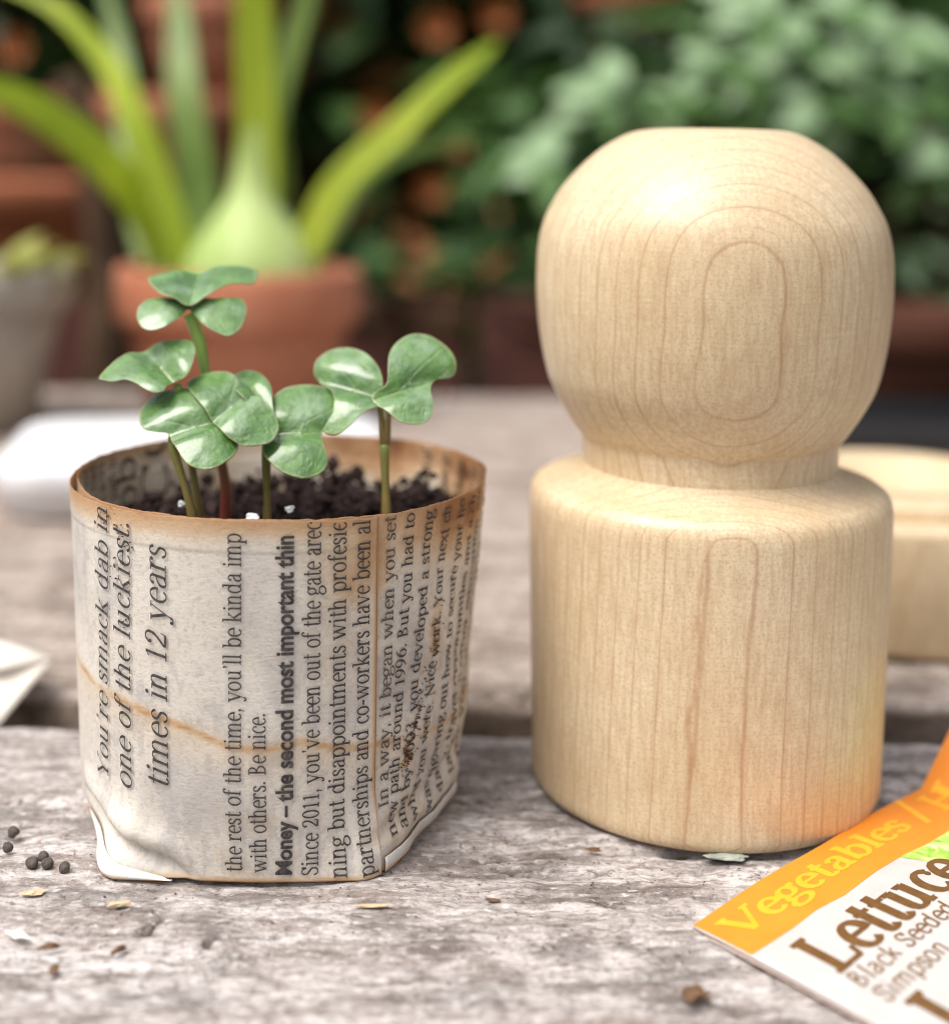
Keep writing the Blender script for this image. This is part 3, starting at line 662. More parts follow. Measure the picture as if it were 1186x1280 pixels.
# ------------------------------------------------------------------ soil and seedlings
V = []; F = []
def soil_h(x, y):
    return 4.16+.14*float(vnoise(x*1.3, y*1.3, s=4))+.10*max(0, x+2.9)+.05*max(0, y-PY)
n = 40; a = np.linspace(0, 2*np.pi, n, endpoint=False)
for i, rr in enumerate(np.linspace(.05, 2.98, 14)):
    for t in a:
        x, y = -3.0+rr*math.cos(t), PY+rr*math.sin(t); V.append((x, y, soil_h(x, y)-.12))
F += [[i*n+k, i*n+(k+1) % n, (i+1)*n+(k+1) % n, (i+1)*n+k] for i in range(13) for k in range(n)]
for _ in range(2600):
    rr, t = 2.92*math.sqrt(rnd.random()), rnd.random()*6.283; x, y = -3.0+rr*math.cos(t), PY+rr*math.sin(t)
    r = rnd.uniform(.02, .09)*(2.0 if rnd.random() < .14 else 1); b = len(V); ph = rnd.random()*6
    cz = soil_h(x, y)+rnd.uniform(-.14, .08)+(rnd.uniform(.05, .2) if rnd.random() < .16 else 0)+.16*max(0, float(vnoise(x*2.6, y*2.6, s=12)))
    ring = []
    for lv, (zr, rw) in enumerate(((-.6, .6), (.1, 1.0), (.75, .55))):
        for k in range(6):
            V.append((x+r*rw*math.cos(ph+k*1.047)*rnd.uniform(.7, 1.25), y+r*rw*math.sin(ph+k*1.047)*rnd.uniform(.7, 1.25), cz+r*zr*rnd.uniform(.7, 1.3)))
    V.append((x, y, cz+r*rnd.uniform(.8, 1.2)))
    for lv in (0, 1):
        for k in range(6): F.append([b+lv*6+k, b+lv*6+(k+1) % 6, b+lv*6+6+(k+1) % 6, b+lv*6+6+k])
    F += [[b+12+k, b+12+(k+1) % 6, b+18] for k in range(6)]
mk('potting_soil', np.array(V), F, M['soil'], label='dark crumbly potting soil filling the newspaper pot', cat='soil', kind='stuff', smooth=False)
def sat(px, py, y): return at(px, py, 21.5+(y-21)*.5)     # the sprouts stand in the front half of the pot
def lump(name, c, rx, ry, rz, mat, label, cat, group=None, rot=0, seed=0, seg=(16, 10), rough=.25, smooth=True, tilt=0):
    V = []; nu, nv = seg
    for i in range(nu):
        for j in range(nv):
            t, p = 2*math.pi*i/nu, math.pi*(j+.5)/nv; q = (math.cos(t)*math.sin(p), math.sin(t)*math.sin(p), math.cos(p))
            k = 1+rough*float(vnoise(q[0]*1.7+seed, q[1]*1.7, q[2]*1.7, s=seed))
            V.append((q[0]*rx*k, q[1]*ry*k, q[2]*rz*k))
    V = np.array(V); F = grid_faces(nu, nv, True).tolist()+[[i*nv for i in range(nu)][::-1], [i*nv+nv-1 for i in range(nu)]]
    F = [f[::-1] for f in F]
    cs, sn = math.cos(rot), math.sin(rot); ct, s2 = math.cos(tilt), math.sin(tilt)
    V = np.stack([V[:, 0]*ct-V[:, 2]*s2, V[:, 1], V[:, 0]*s2+V[:, 2]*ct], -1)
    V = np.stack([V[:, 0]*cs-V[:, 1]*sn, V[:, 0]*sn+V[:, 1]*cs, V[:, 2]], -1)+np.array(c)
    return mk(name, V, F, mat, loc=c, label=label, cat=cat, group=group, smooth=smooth)
lump('perlite_grain', sat(316, 648, 20.2)+np.array((0, 0, .0)), .10, .085, .07, M['perlite'], 'largest white perlite grain on the soil left of the third stem', 'perlite', seed=3, rough=.4, smooth=False)
lump('perlite_grain', sat(362, 637, 21.0), .07, .06, .05, M['perlite'], 'small pinkish white perlite grain right of the middle stem', 'perlite', seed=4, rough=.5, smooth=False)
lump('perlite_grain', sat(228, 630, 21.5), .06, .05, .05, M['perlite'], 'small white perlite grain left of the two crossing stems', 'perlite', seed=6, rough=.5, smooth=False)

def leaf(parent, pts, org, sc, center, yd, nrm, rib, K=.10, w=.16, Q=.10, seed=0, name='leaf'):
    """a seed leaf lying in a tilted plane: its outline, a valley along the rib and rounded lobes"""
    N = Vector(nrm).normalized(); c0 = Vector(sat(org[0]+center[0]/sc, org[1]+center[1]/sc, yd))
    eye = Vector((0, 0, CAM_H))
    def onp(q):
        p = Vector(sat(org[0]+q[0]/sc, org[1]+q[1]/sc, 20.0)); d = p-eye
        return eye+d*((c0-eye).dot(N)/d.dot(N))
    O = [np.array(onp(q)) for q in catmull(pts, 5, True)]; O = np.array(O); c = np.array(c0); m = len(O)
    r0, r1 = np.array(onp(rib[0])), np.array(onp(rib[1])); rd = (r1-r0)/np.linalg.norm(r1-r0); Nn = np.array(N); sd_ = np.cross(Nn, rd)
    nr = 14; fr = 1-(1-np.linspace(0, 1, nr+1)[1:])**1.3
    V = [c]; fe = [0]
    for f in fr:
        for o in O: V.append(c+(o-c)*f); fe.append(f)
    V = np.array(V); fe = np.array(fe)
    s = (V-r0)@sd_; al = (V-r0)@rd; L = np.linalg.norm(r1-r0)
    R2 = np.linalg.norm(O-c, axis=1).max()
    g = 1/(1+np.exp(-(al+.1)/.08))
    h = K*(1-np.exp(-(s/w)**2))*g-Q*(((V-c)@sd_)**2+((V-c)@rd)**2)/R2**2
    h = h+.035*fbm(V[:, 0]*1.6+seed, V[:, 1]*1.6, V[:, 2]*1.6, o=3, s=seed)
    rv = np.exp(-(s/.022)**2)*(1-sst(.6*L, L, al))*g+.5*np.exp(-(((np.abs(s)-.55*np.maximum(al, 0)) % .34-.17)/.016)**2)*g*(fe < .9)
    V = V+h[:, None]*Nn
    F = [[0, 1+k, 1+(k+1) % m] for k in range(m)]
    for i in range(nr-1):
        b = 1+i*m; F += [[b+k, b+m+k, b+m+(k+1) % m, b+(k+1) % m] for k in range(m)]
    o = mk(name, V, F, M['leaf'], parent, attr={'edge': fe, 'rib': np.clip(rv, 0, 1)})
    so2 = o.modifiers.new('thickness', 'SOLIDIFY'); so2.thickness = .013*CM; so2.offset = 0
    return r0
def stem(parent, pts, r0, r1, mat, name='stem'):
    P = catmull(pts, 6); h = np.linspace(0, 1, len(P)); rad = r0+(r1-r0)*h+.010*np.sin(h*9)
    V, F = tube(P, rad, 12); mk(name, V, F, mat, parent, attr={'h': np.repeat(h, 12)})
def sprout(label, base): return thing('seedling', label, 'seedling', base, 'sprouts growing in the newspaper pot')
o1, s1, o2, s2 = (80, 320), 3.763, (330, 380), 3.953
# A, the tallest
ba = sat(282, 640, 22.9); A = sprout('tallest sprout, its two notched leaves above all others', ba)
ja = sat(237, 392, 23.2)
stem(A, [ba+np.array((0, 0, -.65)), ba, sat(281, 600, 22.9), sat(268, 530, 23.0), sat(255, 455, 23.1), sat(249, 425, 23.15), ja], .070, .095, M['stem_red'])
leaf(A, [(400, 118), (440, 108), (550, 90), (680, 72), (800, 70), (880, 75), (915, 90), (910, 120), (890, 150), (830, 155), (770, 165), (710, 190), (650, 212), (580, 225), (525, 215), (470, 205), (430, 175), (405, 145)], o1, s1, (640, 135), 23.6, (0, -.42, .91), ((590, 235), (640, 60)), .12, .2, .06, seed=2)
leaf(A, [(583, 240), (550, 222), (500, 213), (440, 210), (390, 220), (355, 250), (345, 295), (360, 335), (400, 358), (450, 355), (500, 335), (545, 295), (583, 252), (620, 290), (660, 335), (710, 365), (770, 380), (810, 365), (845, 320), (860, 270), (855, 230), (830, 208), (780, 210), (720, 218), (650, 215), (610, 222)], o1, s1, (590, 234), 23.0, (0, -.62, .78), ((590, 205), (583, 270)), .10, .16, .10, seed=5)
# B, left leaf
bb = sat(249, 650, 21.6); B = sprout('sprout with a single leaf reaching furthest left over the rim', bb)
jb = sat(222, 480, 21.9)
stem(B, [bb+np.array((0, 0, -.65)), bb, sat(246, 620, 21.6), sat(240, 580, 21.7), sat(232, 530, 21.8), jb], .072, .06, M['stem'])
leaf(B, [(172, 585), (210, 545), (270, 500), (350, 455), (420, 435), (510, 425), (580, 420), (612, 432), (625, 470), (615, 520), (590, 565), (560, 582), (520, 590), (490, 610), (470, 645), (430, 658), (390, 648), (350, 625), (300, 605), (240, 610), (190, 598)], o1, s1, (440, 530), 22.0, (-.12, -.60, .79), ((520, 600), (400, 470)), .15, .17, .10, seed=7)
# C, front twin lobes
bc = sat(241, 652, 21.0); Cc = sprout('sprout with the big glossy front leaves overlapping the others', bc)
jc = sat(262, 525, 20.9)
stem(Cc, [bc+np.array((0, 0, -.65)), bc, sat(236, 625, 21.0), sat(226, 590, 21.05), sat(216, 555, 21.1), sat(222, 530, 21.15)], .070, .062, M['stem'])
leaf(Cc, [(580, 592), (620, 565), (680, 550), (750, 550), (800, 570), (830, 620), (850, 660), (900, 670), (960, 710), (1000, 770), (1010, 820), (980, 870), (920, 893), (850, 897), (815, 885), (760, 850), (710, 790), (670, 740), (630, 690), (590, 630)], o1, s1, (800, 720), 21.2, (.05, -.66, .75), ((690, 790), (860, 650)), .12, .16, .14, seed=9)
leaf(Cc, [(358, 770), (362, 720), (400, 670), (450, 640), (520, 632), (590, 638), (650, 670), (690, 740), (730, 790), (780, 815), (815, 870), (800, 920), (760, 965), (700, 1000), (640, 1005), (590, 990), (560, 960), (535, 920), (510, 880), (490, 835), (440, 830), (390, 825), (365, 805)], o1, s1, (610, 800), 20.9, (-.08, -.66, .75), ((720, 775), (480, 850)), .14, .17, .16, seed=11)
# E, right of it
be = sat(334, 652, 21.3); Ee = sprout('sprout with one glossy hanging leaf right of the big front leaves', be)
je = sat(334, 540, 21.4)
stem(Ee, [be+np.array((0, 0, -.65)), be, sat(334, 620, 21.3), sat(333, 580, 21.3), je], .068, .062, M['stem'])
leaf(Ee, [(740, 548), (780, 548), (830, 533), (890, 545), (940, 580), (975, 630), (980, 680), (990, 740), (940, 720), (860, 690), (800, 640), (760, 590)], o1, s1, (890, 630), 21.9, (.1, -.5, .86), ((985, 740), (820, 560)), .08, .16, .10, seed=13)
leaf(Ee, [(48, 465), (100, 420), (170, 402), (250, 402), (310, 415), (345, 450), (355, 500), (345, 560), (320, 600), (290, 630), (285, 680), (300, 730), (315, 780), (300, 820), (260, 850), (200, 865), (140, 855), (80, 830), (30, 790), (0, 750), (-5, 700), (20, 670), (60, 650), (70, 620), (60, 570), (40, 520)], o2, s2, (180, 630), 21.3, (.05, -.70, .71), ((10, 640), (290, 640)), .13, .16, .14, seed=15)
# F, on the right
bf = sat(483, 645, 21.6); Ff = sprout('rightmost sprout standing apart with two upright leaves', bf)
jf = sat(479, 512, 21.9)
stem(Ff, [bf+np.array((0, 0, -.65)), bf, sat(482, 610, 21.7), sat(481, 570, 21.8), sat(481, 555, 21.8)], .075, .068, M['stem'])
stem(Ff, [sat(481, 560, 21.8), sat(478, 535, 21.8), sat(474, 505, 21.9), sat(466, 498, 22.0)], .062, .045, M['stem'], 'leaf_stalk')
stem(Ff, [sat(481.5, 560, 21.8), sat(484, 535, 21.8), sat(486, 510, 21.8), sat(480, 497, 21.7)], .062, .045, M['stem'], 'leaf_stalk')
leaf(Ff, [(248, 320), (262, 280), (310, 240), (370, 222), (430, 225), (490, 245), (540, 285), (575, 335), (590, 390), (585, 430), (560, 470), (560, 510), (500, 545), (440, 600), (380, 640), (330, 648), (293, 628), (330, 580), (350, 540), (355, 490), (340, 440), (305, 410), (270, 380), (250, 350)], o2, s2, (440, 420), 22.2, (-.15, -.72, .68), ((575, 465), (330, 400)), .12, .17, .12, seed=17)
leaf(Ff, [(533, 455), (560, 430), (605, 400), (610, 340), (615, 270), (640, 215), (690, 170), (750, 150), (820, 160), (880, 195), (930, 245), (950, 300), (940, 340), (900, 358), (850, 370), (825, 400), (822, 450), (835, 500), (830, 550), (800, 590), (740, 605), (680, 595), (640, 570), (600, 535), (560, 500)], o2, s2, (715, 400), 21.7, (.12, -.74, .66), ((560, 462), (840, 385)), .12, .17, .12, seed=19)

# ------------------------------------------------------------------ seeds, chips and flakes on the plank
seeds = [(-6.65, 21.32, 'topmost dark round seed of the loose group left of the pot'), (-6.58, 20.87, 'dark round seed at the left end of the group'), (-6.09, 20.42, 'left one of three dark seeds touching each other'), (-5.99, 20.62, 'rear one of three dark seeds touching each other'), (-5.87, 20.4, 'front right one of three dark seeds touching each other'), (-5.6, 20.3, 'dark round seed nearest the newspaper pot'), (-6.87, 21.1, 'dark round seed cut by the left border')]
for i, (x, y, lab) in enumerate(seeds):
    r = (.09, .078, .085, .074, .088, .082, .07)[i]; lump('round_seed', (x, y, r-.02), r, r*(.9+.03*(i % 4)), r*(.96-.03*(i % 3)), M['seed'], lab, 'seed', 'dark seeds scattered left of the pot', seed=i+30, rough=.22)
chips = [((-4.6, 19.41), .15, .05, .03, 15, 'chip_pale', 'pale straw coloured splinter in front of the pot corner'), ((-4.34, 18.28), .12, .042, .04, 50, 'chip_dark', 'brown chip lowest below the pale splinter'),
         ((-5.24, 18.34), .13, .045, .035, 18, 'chip_dark', 'brown chip beside the white husk'), ((-5.73, 18.61), .17, .07, .03, -25, 'chip_white', 'white husk flake near the left border'),
         ((3.83, 21.05), .26, .11, .035, 0, 'lichen', 'grey green bark flake under the front rim of the pot maker'), ((1.93, 21.21), .11, .035, .02, -5, 'chip_dark', 'tiny brown chip left of the pot maker foot'),
         ((-5.87, 19.69), .14, .06, .02, 10, 'chip_pale', 'orange brown crumb near the dark seeds'), ((2.85, 17.53), .17, .13, .05, 30, 'chip_dark', 'dark knotty crumb at the bottom between pot and packet'),
         ((-5.03, 17.84), .06, .12, .03, 10, 'chip_dark', 'brown crumb furthest down near the lower left'), ((-1.2, 19.5), .22, .04, .02, 3, 'chip_pale', 'thin pale splinter on the plank right of the pot foot'), ((.45, 19.7), .10, .03, .02, -10, 'chip_dark', 'thin dark splinter between pot and pot maker')]
for i, ((x, y), rx, ry, rz, rot, m, lab) in enumerate(chips):
    lump({'chip_pale': 'wood_splinter', 'chip_dark': 'wood_chip', 'chip_white': 'seed_husk', 'lichen': 'bark_flake'}[m], (x, y, rz*.7), rx, ry, rz, M[m], lab, {'chip_white': 'husk', 'lichen': 'bark'}.get(m, 'wood chip'), 'bits of litter on the front plank', rot=R(rot), seed=i+50, rough=.55, smooth=False)
V = []; F = []
for _ in range(1500):
    x, y = rnd.uniform(-8, 8), rnd.uniform(15.5, 26); crumb((x, y, rnd.uniform(-.03, .0)), rnd.uniform(.006, .024), .5)
mk('wood_dust', np.array(V), F, M['chip_dark'], kind='stuff', label='fine brown dust and fibres on the front plank', cat='dust')

# ------------------------------------------------------------------ lettuce seed packet, front right
C0 = np.array((3.06, 19.02)); UA = np.array((.7096, .7046)); VB = np.array((.7046, -.7096))
def pk(u, v, e=0.0):
    u = np.asarray(u, float); v = np.asarray(v, float)
    z = .09+.10*np.sin(np.clip(u/6.2, 0, 1)*np.pi)*np.exp(-((v-2.5)/3)**2)+.04*np.sin(np.clip(v/5, 0, 1)*np.pi)-.015*np.cos(u*2)*np.exp(-v/.5)
    z = z+.72*np.clip(u-6.13, 0, None)**1.0*np.exp(-np.clip(v, 0, None)/2.5)
    return np.stack([C0[0]+u*UA[0]+v*VB[0], C0[1]+u*UA[1]+v*VB[1], z+e], -1)
packet = thing('seed_packet', 'orange and white lettuce seed packet lying in the right foreground', 'seed packet', (6, 18, 0))
def sheet(name, us, vlo, vhi, e, mat, nv=10, thick=None, thick_off=-1):
    U = np.array(us); lo = np.array([vlo(u) for u in us]); hi = np.array([vhi(u) for u in us]); t = np.linspace(0, 1, nv)
    UU = np.repeat(U[:, None], nv, 1); VV = lo[:, None]+(hi-lo)[:, None]*t
    o = mk(name, pk(UU, VV, e).reshape(-1, 3), grid_faces(len(us), nv)[:, ::-1], mat, packet)
    if thick: m_ = o.modifiers.new('thickness', 'SOLIDIFY'); m_.thickness = thick*CM; m_.offset = thick_off
    return o
us = np.linspace(0, 8.2, 90)
sk = lambda v: v*-.10
# the packet leans a little off square: shift u with v
_pk = pk
def pk(u, v, e=0.0): return _pk(np.asarray(u)-.10*np.asarray(v), v, e)
sheet('envelope', us, lambda u: 0.0, lambda u: 7.0, 0, M['p_white'], 36, .05)
o = sheet('back_sheet', us, lambda u: .03, lambda u: 6.95, -.075, M['p_edge'], 36, .012)
def vb(u): return np.interp(u, [0, .9, 1.5, 2.1, 3.0, 3.7, 4.3, 5, 6.1, 8.2], [.98, 1.02, 1.0, 1.07, 1.03, 1.05, 1.12, 1.12, 1.05, 1.1])
sheet('orange_band', us, lambda u: -.003, vb, .0035, M['p_orange'], 10)
sheet('lettuce_picture', np.linspace(3.65, 8.2, 50), vb, lambda u: 1.10+.62*min(1, (u-3.65)/.35)+.5*min(1, max(0, u-4)), .0035, M['p_green'], 8)
def packet_text(txt, u0, v0, xh, wid, mat, thick=10, thin=4.5, serif=True, e=.007, slant=0, name='printed_line', track=0, dv=0.0):
    V, F, w = text_mesh(txt, thick, thin, serif, track, slant); sx = wid/w
    mk(name, pk(u0+V[:, 0]*sx, v0-V[:, 1]*xh/50+dv*V[:, 0]*sx, e), [f[::-1] for f in F], mat, packet, smooth=False)
packet_text('Vegetables', .24, .66, .32, 4.45, M['p_yellow'], 13, 8)
packet_text('/', 4.95, .68, .44, .42, M['p_yellow'], 13, 12)
packet_text('Herbs', 5.6, .70, .36, 2.6, M['p_yellow'], 13, 8)
packet_text('Lettuce', .46, 1.99, .53, 3.6, M['p_brown'], 15, 7.5)
packet_text('Black Seeded', .44, 2.36, .20, 2.5, M['p_brown2'], 9.5, 7.5, False, slant=.1)
packet_text('Simpson', .44, 2.74, .20, 1.6, M['p_brown2'], 9.5, 7.5, False, slant=.1)
packet_text('Lettuce', .55, 3.70, .58, 4.3, M['p_brown'], 15, 7.5)

# ------------------------------------------------------------------ cream packet at the left edge
env = thing('cream_envelope', 'blurred cream paper packet with a raised corner at the left border', 'envelope', (-12, 28, 0))
a1, a2, a3, a4 = at(67, 822, 27.3), np.array((-8.95, 25.55, .03)), np.array((-17.0, 25.2, .2)), np.array((-16.0, 31.0, 1.3))
def quad(p, q, r, s, n=12, sag=.0):
    t = np.linspace(0, 1, n); U, W = np.meshgrid(t, t, indexing='ij'); U = U[..., None]; W = W[..., None]
    P = (1-U)*(1-W)*p+U*(1-W)*q+U*W*r+(1-U)*W*s; P[..., 2] += sag*np.sin(U[..., 0]*np.pi)*np.sin(W[..., 0]*np.pi)
    return P.reshape(-1, 3), grid_faces(n, n)
low_tip = np.array((-8.3, 25.6, .04))
V, F = quad(a1, at(0, 838, 26.6), np.array((-16, 26.5, .9)), a4, sag=.05); o = mk('front_sheet', V, F, M['envelope'], env); o.modifiers.new('t', 'SOLIDIFY').thickness = .02*CM
V, F = quad(a1+np.array((0, 0, -.02)), at(0, 842, 26.7)+np.array((0, 0, -.05)), low_tip+np.array((-3, -.2, 0)), at(-2, 908, 25.9), sag=0.0); o = mk('side_sheet', V, F, M['envelope'], env); o.modifiers.new('t', 'SOLIDIFY').thickness = .02*CM
V, F = quad(at(28, 826, 27.4)+np.array((0, 0, .06)), at(10, 838, 26.9)+np.array((0, 0, .05)), at(-60, 842, 26.8)+np.array((0, 0, .05)), at(-60, 822, 27.8)+np.array((0, 0, .06)), sag=.05); mk('printed_patch', V, F, M['env_print'], env)

# ------------------------------------------------------------------ white enamel lid behind the pot
def rslab(x0, x1, y0, y1, z0, z1, r, rot=0, c=(0, 0), n=10, taper=0, er=.25):
    ring = []
    for (cx_, cy_, a0) in ((x1-r, y1-r, 0), (x0+r, y1-r, 90), (x0+r, y0+r, 180), (x1-r, y0+r, 270)):
        for k in range(n+1):
            a = R(a0+90*k/n); ring.append((cx_, cy_, math.cos(a), math.sin(a)))
    lv = [(-.3, z0), (0, z0+.05)]+[(0, z1-er)]+[(-er*(1-math.cos(t)), z1-er+er*math.sin(t)) for t in np.linspace(.2, math.pi/2, 6)]+[(-er-.6, z1+.03), (-er-1.4, z1+.05)]
    V = []; m = len(ring)
    for dr, z in lv:
        for (a, b, c1, s1_) in ring:
            x, y = a+(r+dr)*c1 if r+dr > 0 else a, b+(r+dr)*s1_ if r+dr > 0 else b
            V.append((c[0]+x*math.cos(rot)-y*math.sin(rot), c[1]+x*math.sin(rot)+y*math.cos(rot), z))
    F = [[i*m+k, i*m+(k+1) % m, (i+1)*m+(k+1) % m, (i+1)*m+k] for i in range(len(lv)-1) for k in range(m)]
    F += [[k for k in range(m)][::-1], [(len(lv)-1)*m+k for k in range(m)]]
    return np.array(V), F
lid = thing('enamel_lid', 'blurred glossy white rounded lid lying behind the newspaper pot', 'lid', (-7, 44, 0))
V, F = rslab(-5.9, 5.4, -3.7, 3.7, .45, 1.6, 1.6, R(9), (-7.9, 43.9), er=.35); mk('top', V, F, M['enamel'], lid)
V, F = rslab(-5.6, 5.1, -3.4, 3.4, .01, .44, 1.4, R(9), (-7.9, 43.9), er=.1); mk('rim', V, F, M['enamel'], lid)

# ------------------------------------------------------------------ black tray and pots at the back of the table
tray = thing('black_tray', 'blurred low black tray on the table behind the pale wooden base block', 'tray', (22, 52, 0))
for (x0, x1, y0, y1, nm) in ((11.2, 33, 48.5, 49.1, 'side'), (11.2, 33, 55.0, 55.6, 'side'), (11.2, 11.8, 49.12, 54.98, 'side'), (32.4, 33, 49.12, 54.98, 'side')):
    V, F = box(x0, x1, y0, y1, .05, 1.35); mk(nm, V, F, M['tray'], tray, smooth=False)
V, F = box(11.82, 32.38, 49.12, 54.98, .05, .5); mk('bottom', V, F, M['tray'], tray, smooth=False)
def clay_pot(name, label, x, y, z, rr, h, rimh, mat, group='clay pots behind the table things', soil=True):
    t = thing(name, label, 'flower pot', (x, y, z), group)
    rb = rr*.66; w = rr*.07
    p = [(0, z), (rb, z), (rb+.05*rr, z+.05), (rr*.90, z+h-rimh), (rr*.90, z+h-rimh+.01)]
    V, F = lathe(p, 48, (x, y)); mk('body', V, F, mat, t)
    p = [(rr*.88, z+h-rimh), (rr*.97, z+h-rimh+.05), (rr, z+h-rimh+.3), (rr*1.0, z+h-.2), (rr*.98, z+h), (rr*.93, z+h), (rr*.90, z+h-.3), (rr*.88, z+h-rimh-.5)]
    V, F = lathe(p, 48, (x, y)); mk('rim', V, F, mat, t)
    if soil: V, F = lathe([(.01, z+h-rimh*.45), (rr*.88, z+h-rimh*.5)], 32, (x, y)); mk('soil', V, F, M['soil'], t)
    return t
clay_pot('terracotta_pot', 'terracotta pot on the table from which the pale green bulb grows', -9.2, 57.0, .02, 4.8, 5.8, 2.2, M['terra_pale'])
clay_pot('terracotta_pot', 'small dark terracotta pot right of the pot maker behind the black tray', 17.0, 58.5, .02, 4.2, 4.4, 1.5, M['terra_deep'])
clay_pot('stone_pot', 'pale grey stone pot at the left border of the table', -19.3, 53.5, .02, 4.4, 5.9, 1.6, M['stone'])

# ------------------------------------------------------------------ leaves for the plants behind
def leaf_mesh(name, L, W, mat, droop=.25, fold=.18, ns=5):
    V = []; F = []
    for i in range(ns+1):
        t = i/ns; w = W*math.sin(math.pi*min(.999, max(.02, t**.85)))**.8*.5; z = -droop*L*t*t
        V += [(-w, L*t, z+fold*w), (0, L*t, z), (w, L*t, z+fold*w)]
    for i in range(ns):
        b = i*3; F += [[b, b+1, b+4, b+3], [b+1, b+2, b+5, b+4]]
    me = bpy.data.meshes.new(name); me.from_pydata([tuple(c*CM for c in v) for v in V], [], F); me.shade_smooth(); me.materials.append(mat); return me
LM = {k: leaf_mesh('leaf', l, w, M[m]) for k, l, w, m in (('silver', 6.0, 3.4, 'g_silver'), ('mid', 7, 3.2, 'g_mid'), ('dark', 7, 3.4, 'g_dark'), ('yellow', 2.4, 1.2, 'g_yellow'), ('brown', 5, 2.6, 'g_brown'), ('silver2', 4.6, 2.2, 'g_silver'))}
def put_leaf(kind, parent, p, yaw, pitch, roll, s=1.0, name='leaf'):
    o = bpy.data.objects.new(name, LM[kind]); col.objects.link(o); o.parent = parent
    o.location = Vector(p)*CM-parent.location; o.rotation_euler = (pitch, roll, yaw); o.scale = (s, s, s); return o
def mass(name, label, cat, boxes, n, mats, size, seed, parent=None):
    """dense far foliage, thousands of small bent leaves"""
    r_ = random.Random(seed); obs = []
    for mat, share in mats:
        V = []; F = []
        for _ in range(int(n*share)):
            bx = r_.choice(boxes); c = [r_.uniform(bx[0], bx[1]), r_.uniform(bx[2], bx[3]), r_.uniform(bx[4], bx[5])]
            L = size*r_.uniform(.6, 1.3); e = Matrix.Rotation(r_.uniform(0, 6.28), 3, 'Z') @ Matrix.Rotation(r_.uniform(-1.0, .9), 3, 'X') @ Matrix.Rotation(r_.uniform(-.8, .8), 3, 'Y')
            b = len(V)
            for (x, y, z) in ((0, 0, 0), (-.24, .35, .05), (0, .4, -.03), (.24, .35, .05), (-.17, .75, -.02), (0, .8, -.1), (.17, .75, -.02), (0, 1.1, -.22)):
                V.append(tuple(Vector(c)+e @ Vector((x*L, y*L, z*L))))
            F += [[b, b+2, b+1], [b, b+3, b+2], [b+1, b+2, b+5, b+4], [b+2, b+3, b+6, b+5], [b+4, b+5, b+7], [b+5, b+6, b+7]]
        obs.append((V, F, mat))
    return obs
def shrub(name, label, cat, boxes, n, mats, size, seed, base, group='dark shrubs along the fence'):
    t = thing(name, label, cat, base, group)
    for V, F, mat in mass(name, label, cat, boxes, n, mats, size, seed):
        mk('foliage', np.array(V), F, mat, t, kind='stuff')
    for k in range(7):
        r_ = random.Random(seed*31+k); bx = boxes[k % len(boxes)]; top = np.array(((bx[0]+bx[1])/2+r_.uniform(-14, 14), (bx[2]+bx[3])/2, bx[5]-r_.uniform(5, 20)))
        b = np.array(base)+np.array((r_.uniform(-5, 5), r_.uniform(-4, 4), 0)); mid = (b+top)/2+np.array((r_.uniform(-6, 6), 0, 0))
        V, F = tube(catmull([b, mid, top], 5), np.linspace(1.6, .4, 11), 7); mk('stem', V, F, M['bark'], t)
    return t
gm = [(M['g_dark'], .66), (M['g_mid'], .24), (M['g_brown'], .10)]
shrub('shrub', 'dark shrub with withered leaves at the far left', 'shrub', [(-110, -45, 150, 190, -60, 70)], 5200, gm, 7, 1, (-75, 170, -76))
shrub('shrub', 'dark shrub behind the bulb plant', 'shrub', [(-50, 5, 155, 195, -60, 70)], 5200, [(M['g_dark'], .62), (M['g_mid'], .26), (M['g_brown'], .12)], 7, 2, (-25, 172, -76))
shrub('shrub', 'dark green shrub in the middle between the paper pot and the pot maker', 'shrub', [(0, 50, 150, 190, -60, 66)], 5200, [(M['g_dark'], .6), (M['g_mid'], .33), (M['g_brown'], .07)], 7, 3, (25, 170, -76))
shrub('shrub', 'dark shrub behind the silvery leaves at the right', 'shrub', [(45, 115, 150, 190, -60, 70)], 5600, [(M['g_dark'], .74), (M['g_mid'], .18), (M['g_brown'], .08)], 7, 4, (80, 170, -76))

# ------------------------------------------------------------------ low brick ledge behind the table
ledge = thing('brick_ledge', 'low dark red brick wall behind the far edge of the table', 'brick wall', (0, 106, -76))
V, F = box(-120, 120, 101.2, 112.8, -76, -6.6); mk('core', V, F, M['mortar'], ledge, smooth=False)
bv, bf_ = box(-10.6, 10.6, -6, 6, 0, 6.3); bm_ = bpy.data.meshes.new('brick'); bm_.from_pydata([tuple(np.array(v)*CM) for v in bv], [], bf_); bm_.materials.append(M['brick'])
for rw in range(9):
    for k in range(-6, 6):
        o = bpy.data.objects.new('brick', bm_); col.objects.link(o); o.parent = ledge
        x = (k+.5)*22.3+(11.1 if rw % 2 else 0); o.location = Vector((x, 107+rnd.uniform(-.25, .25), -6.5-rw*7.3))*CM-ledge.location
big = clay_pot('terracotta_bowl', 'large dark terracotta bowl standing on the brick wall at the left border', -36, 107, -.15, 9.8, 8.4, 2.4, M['terra'])

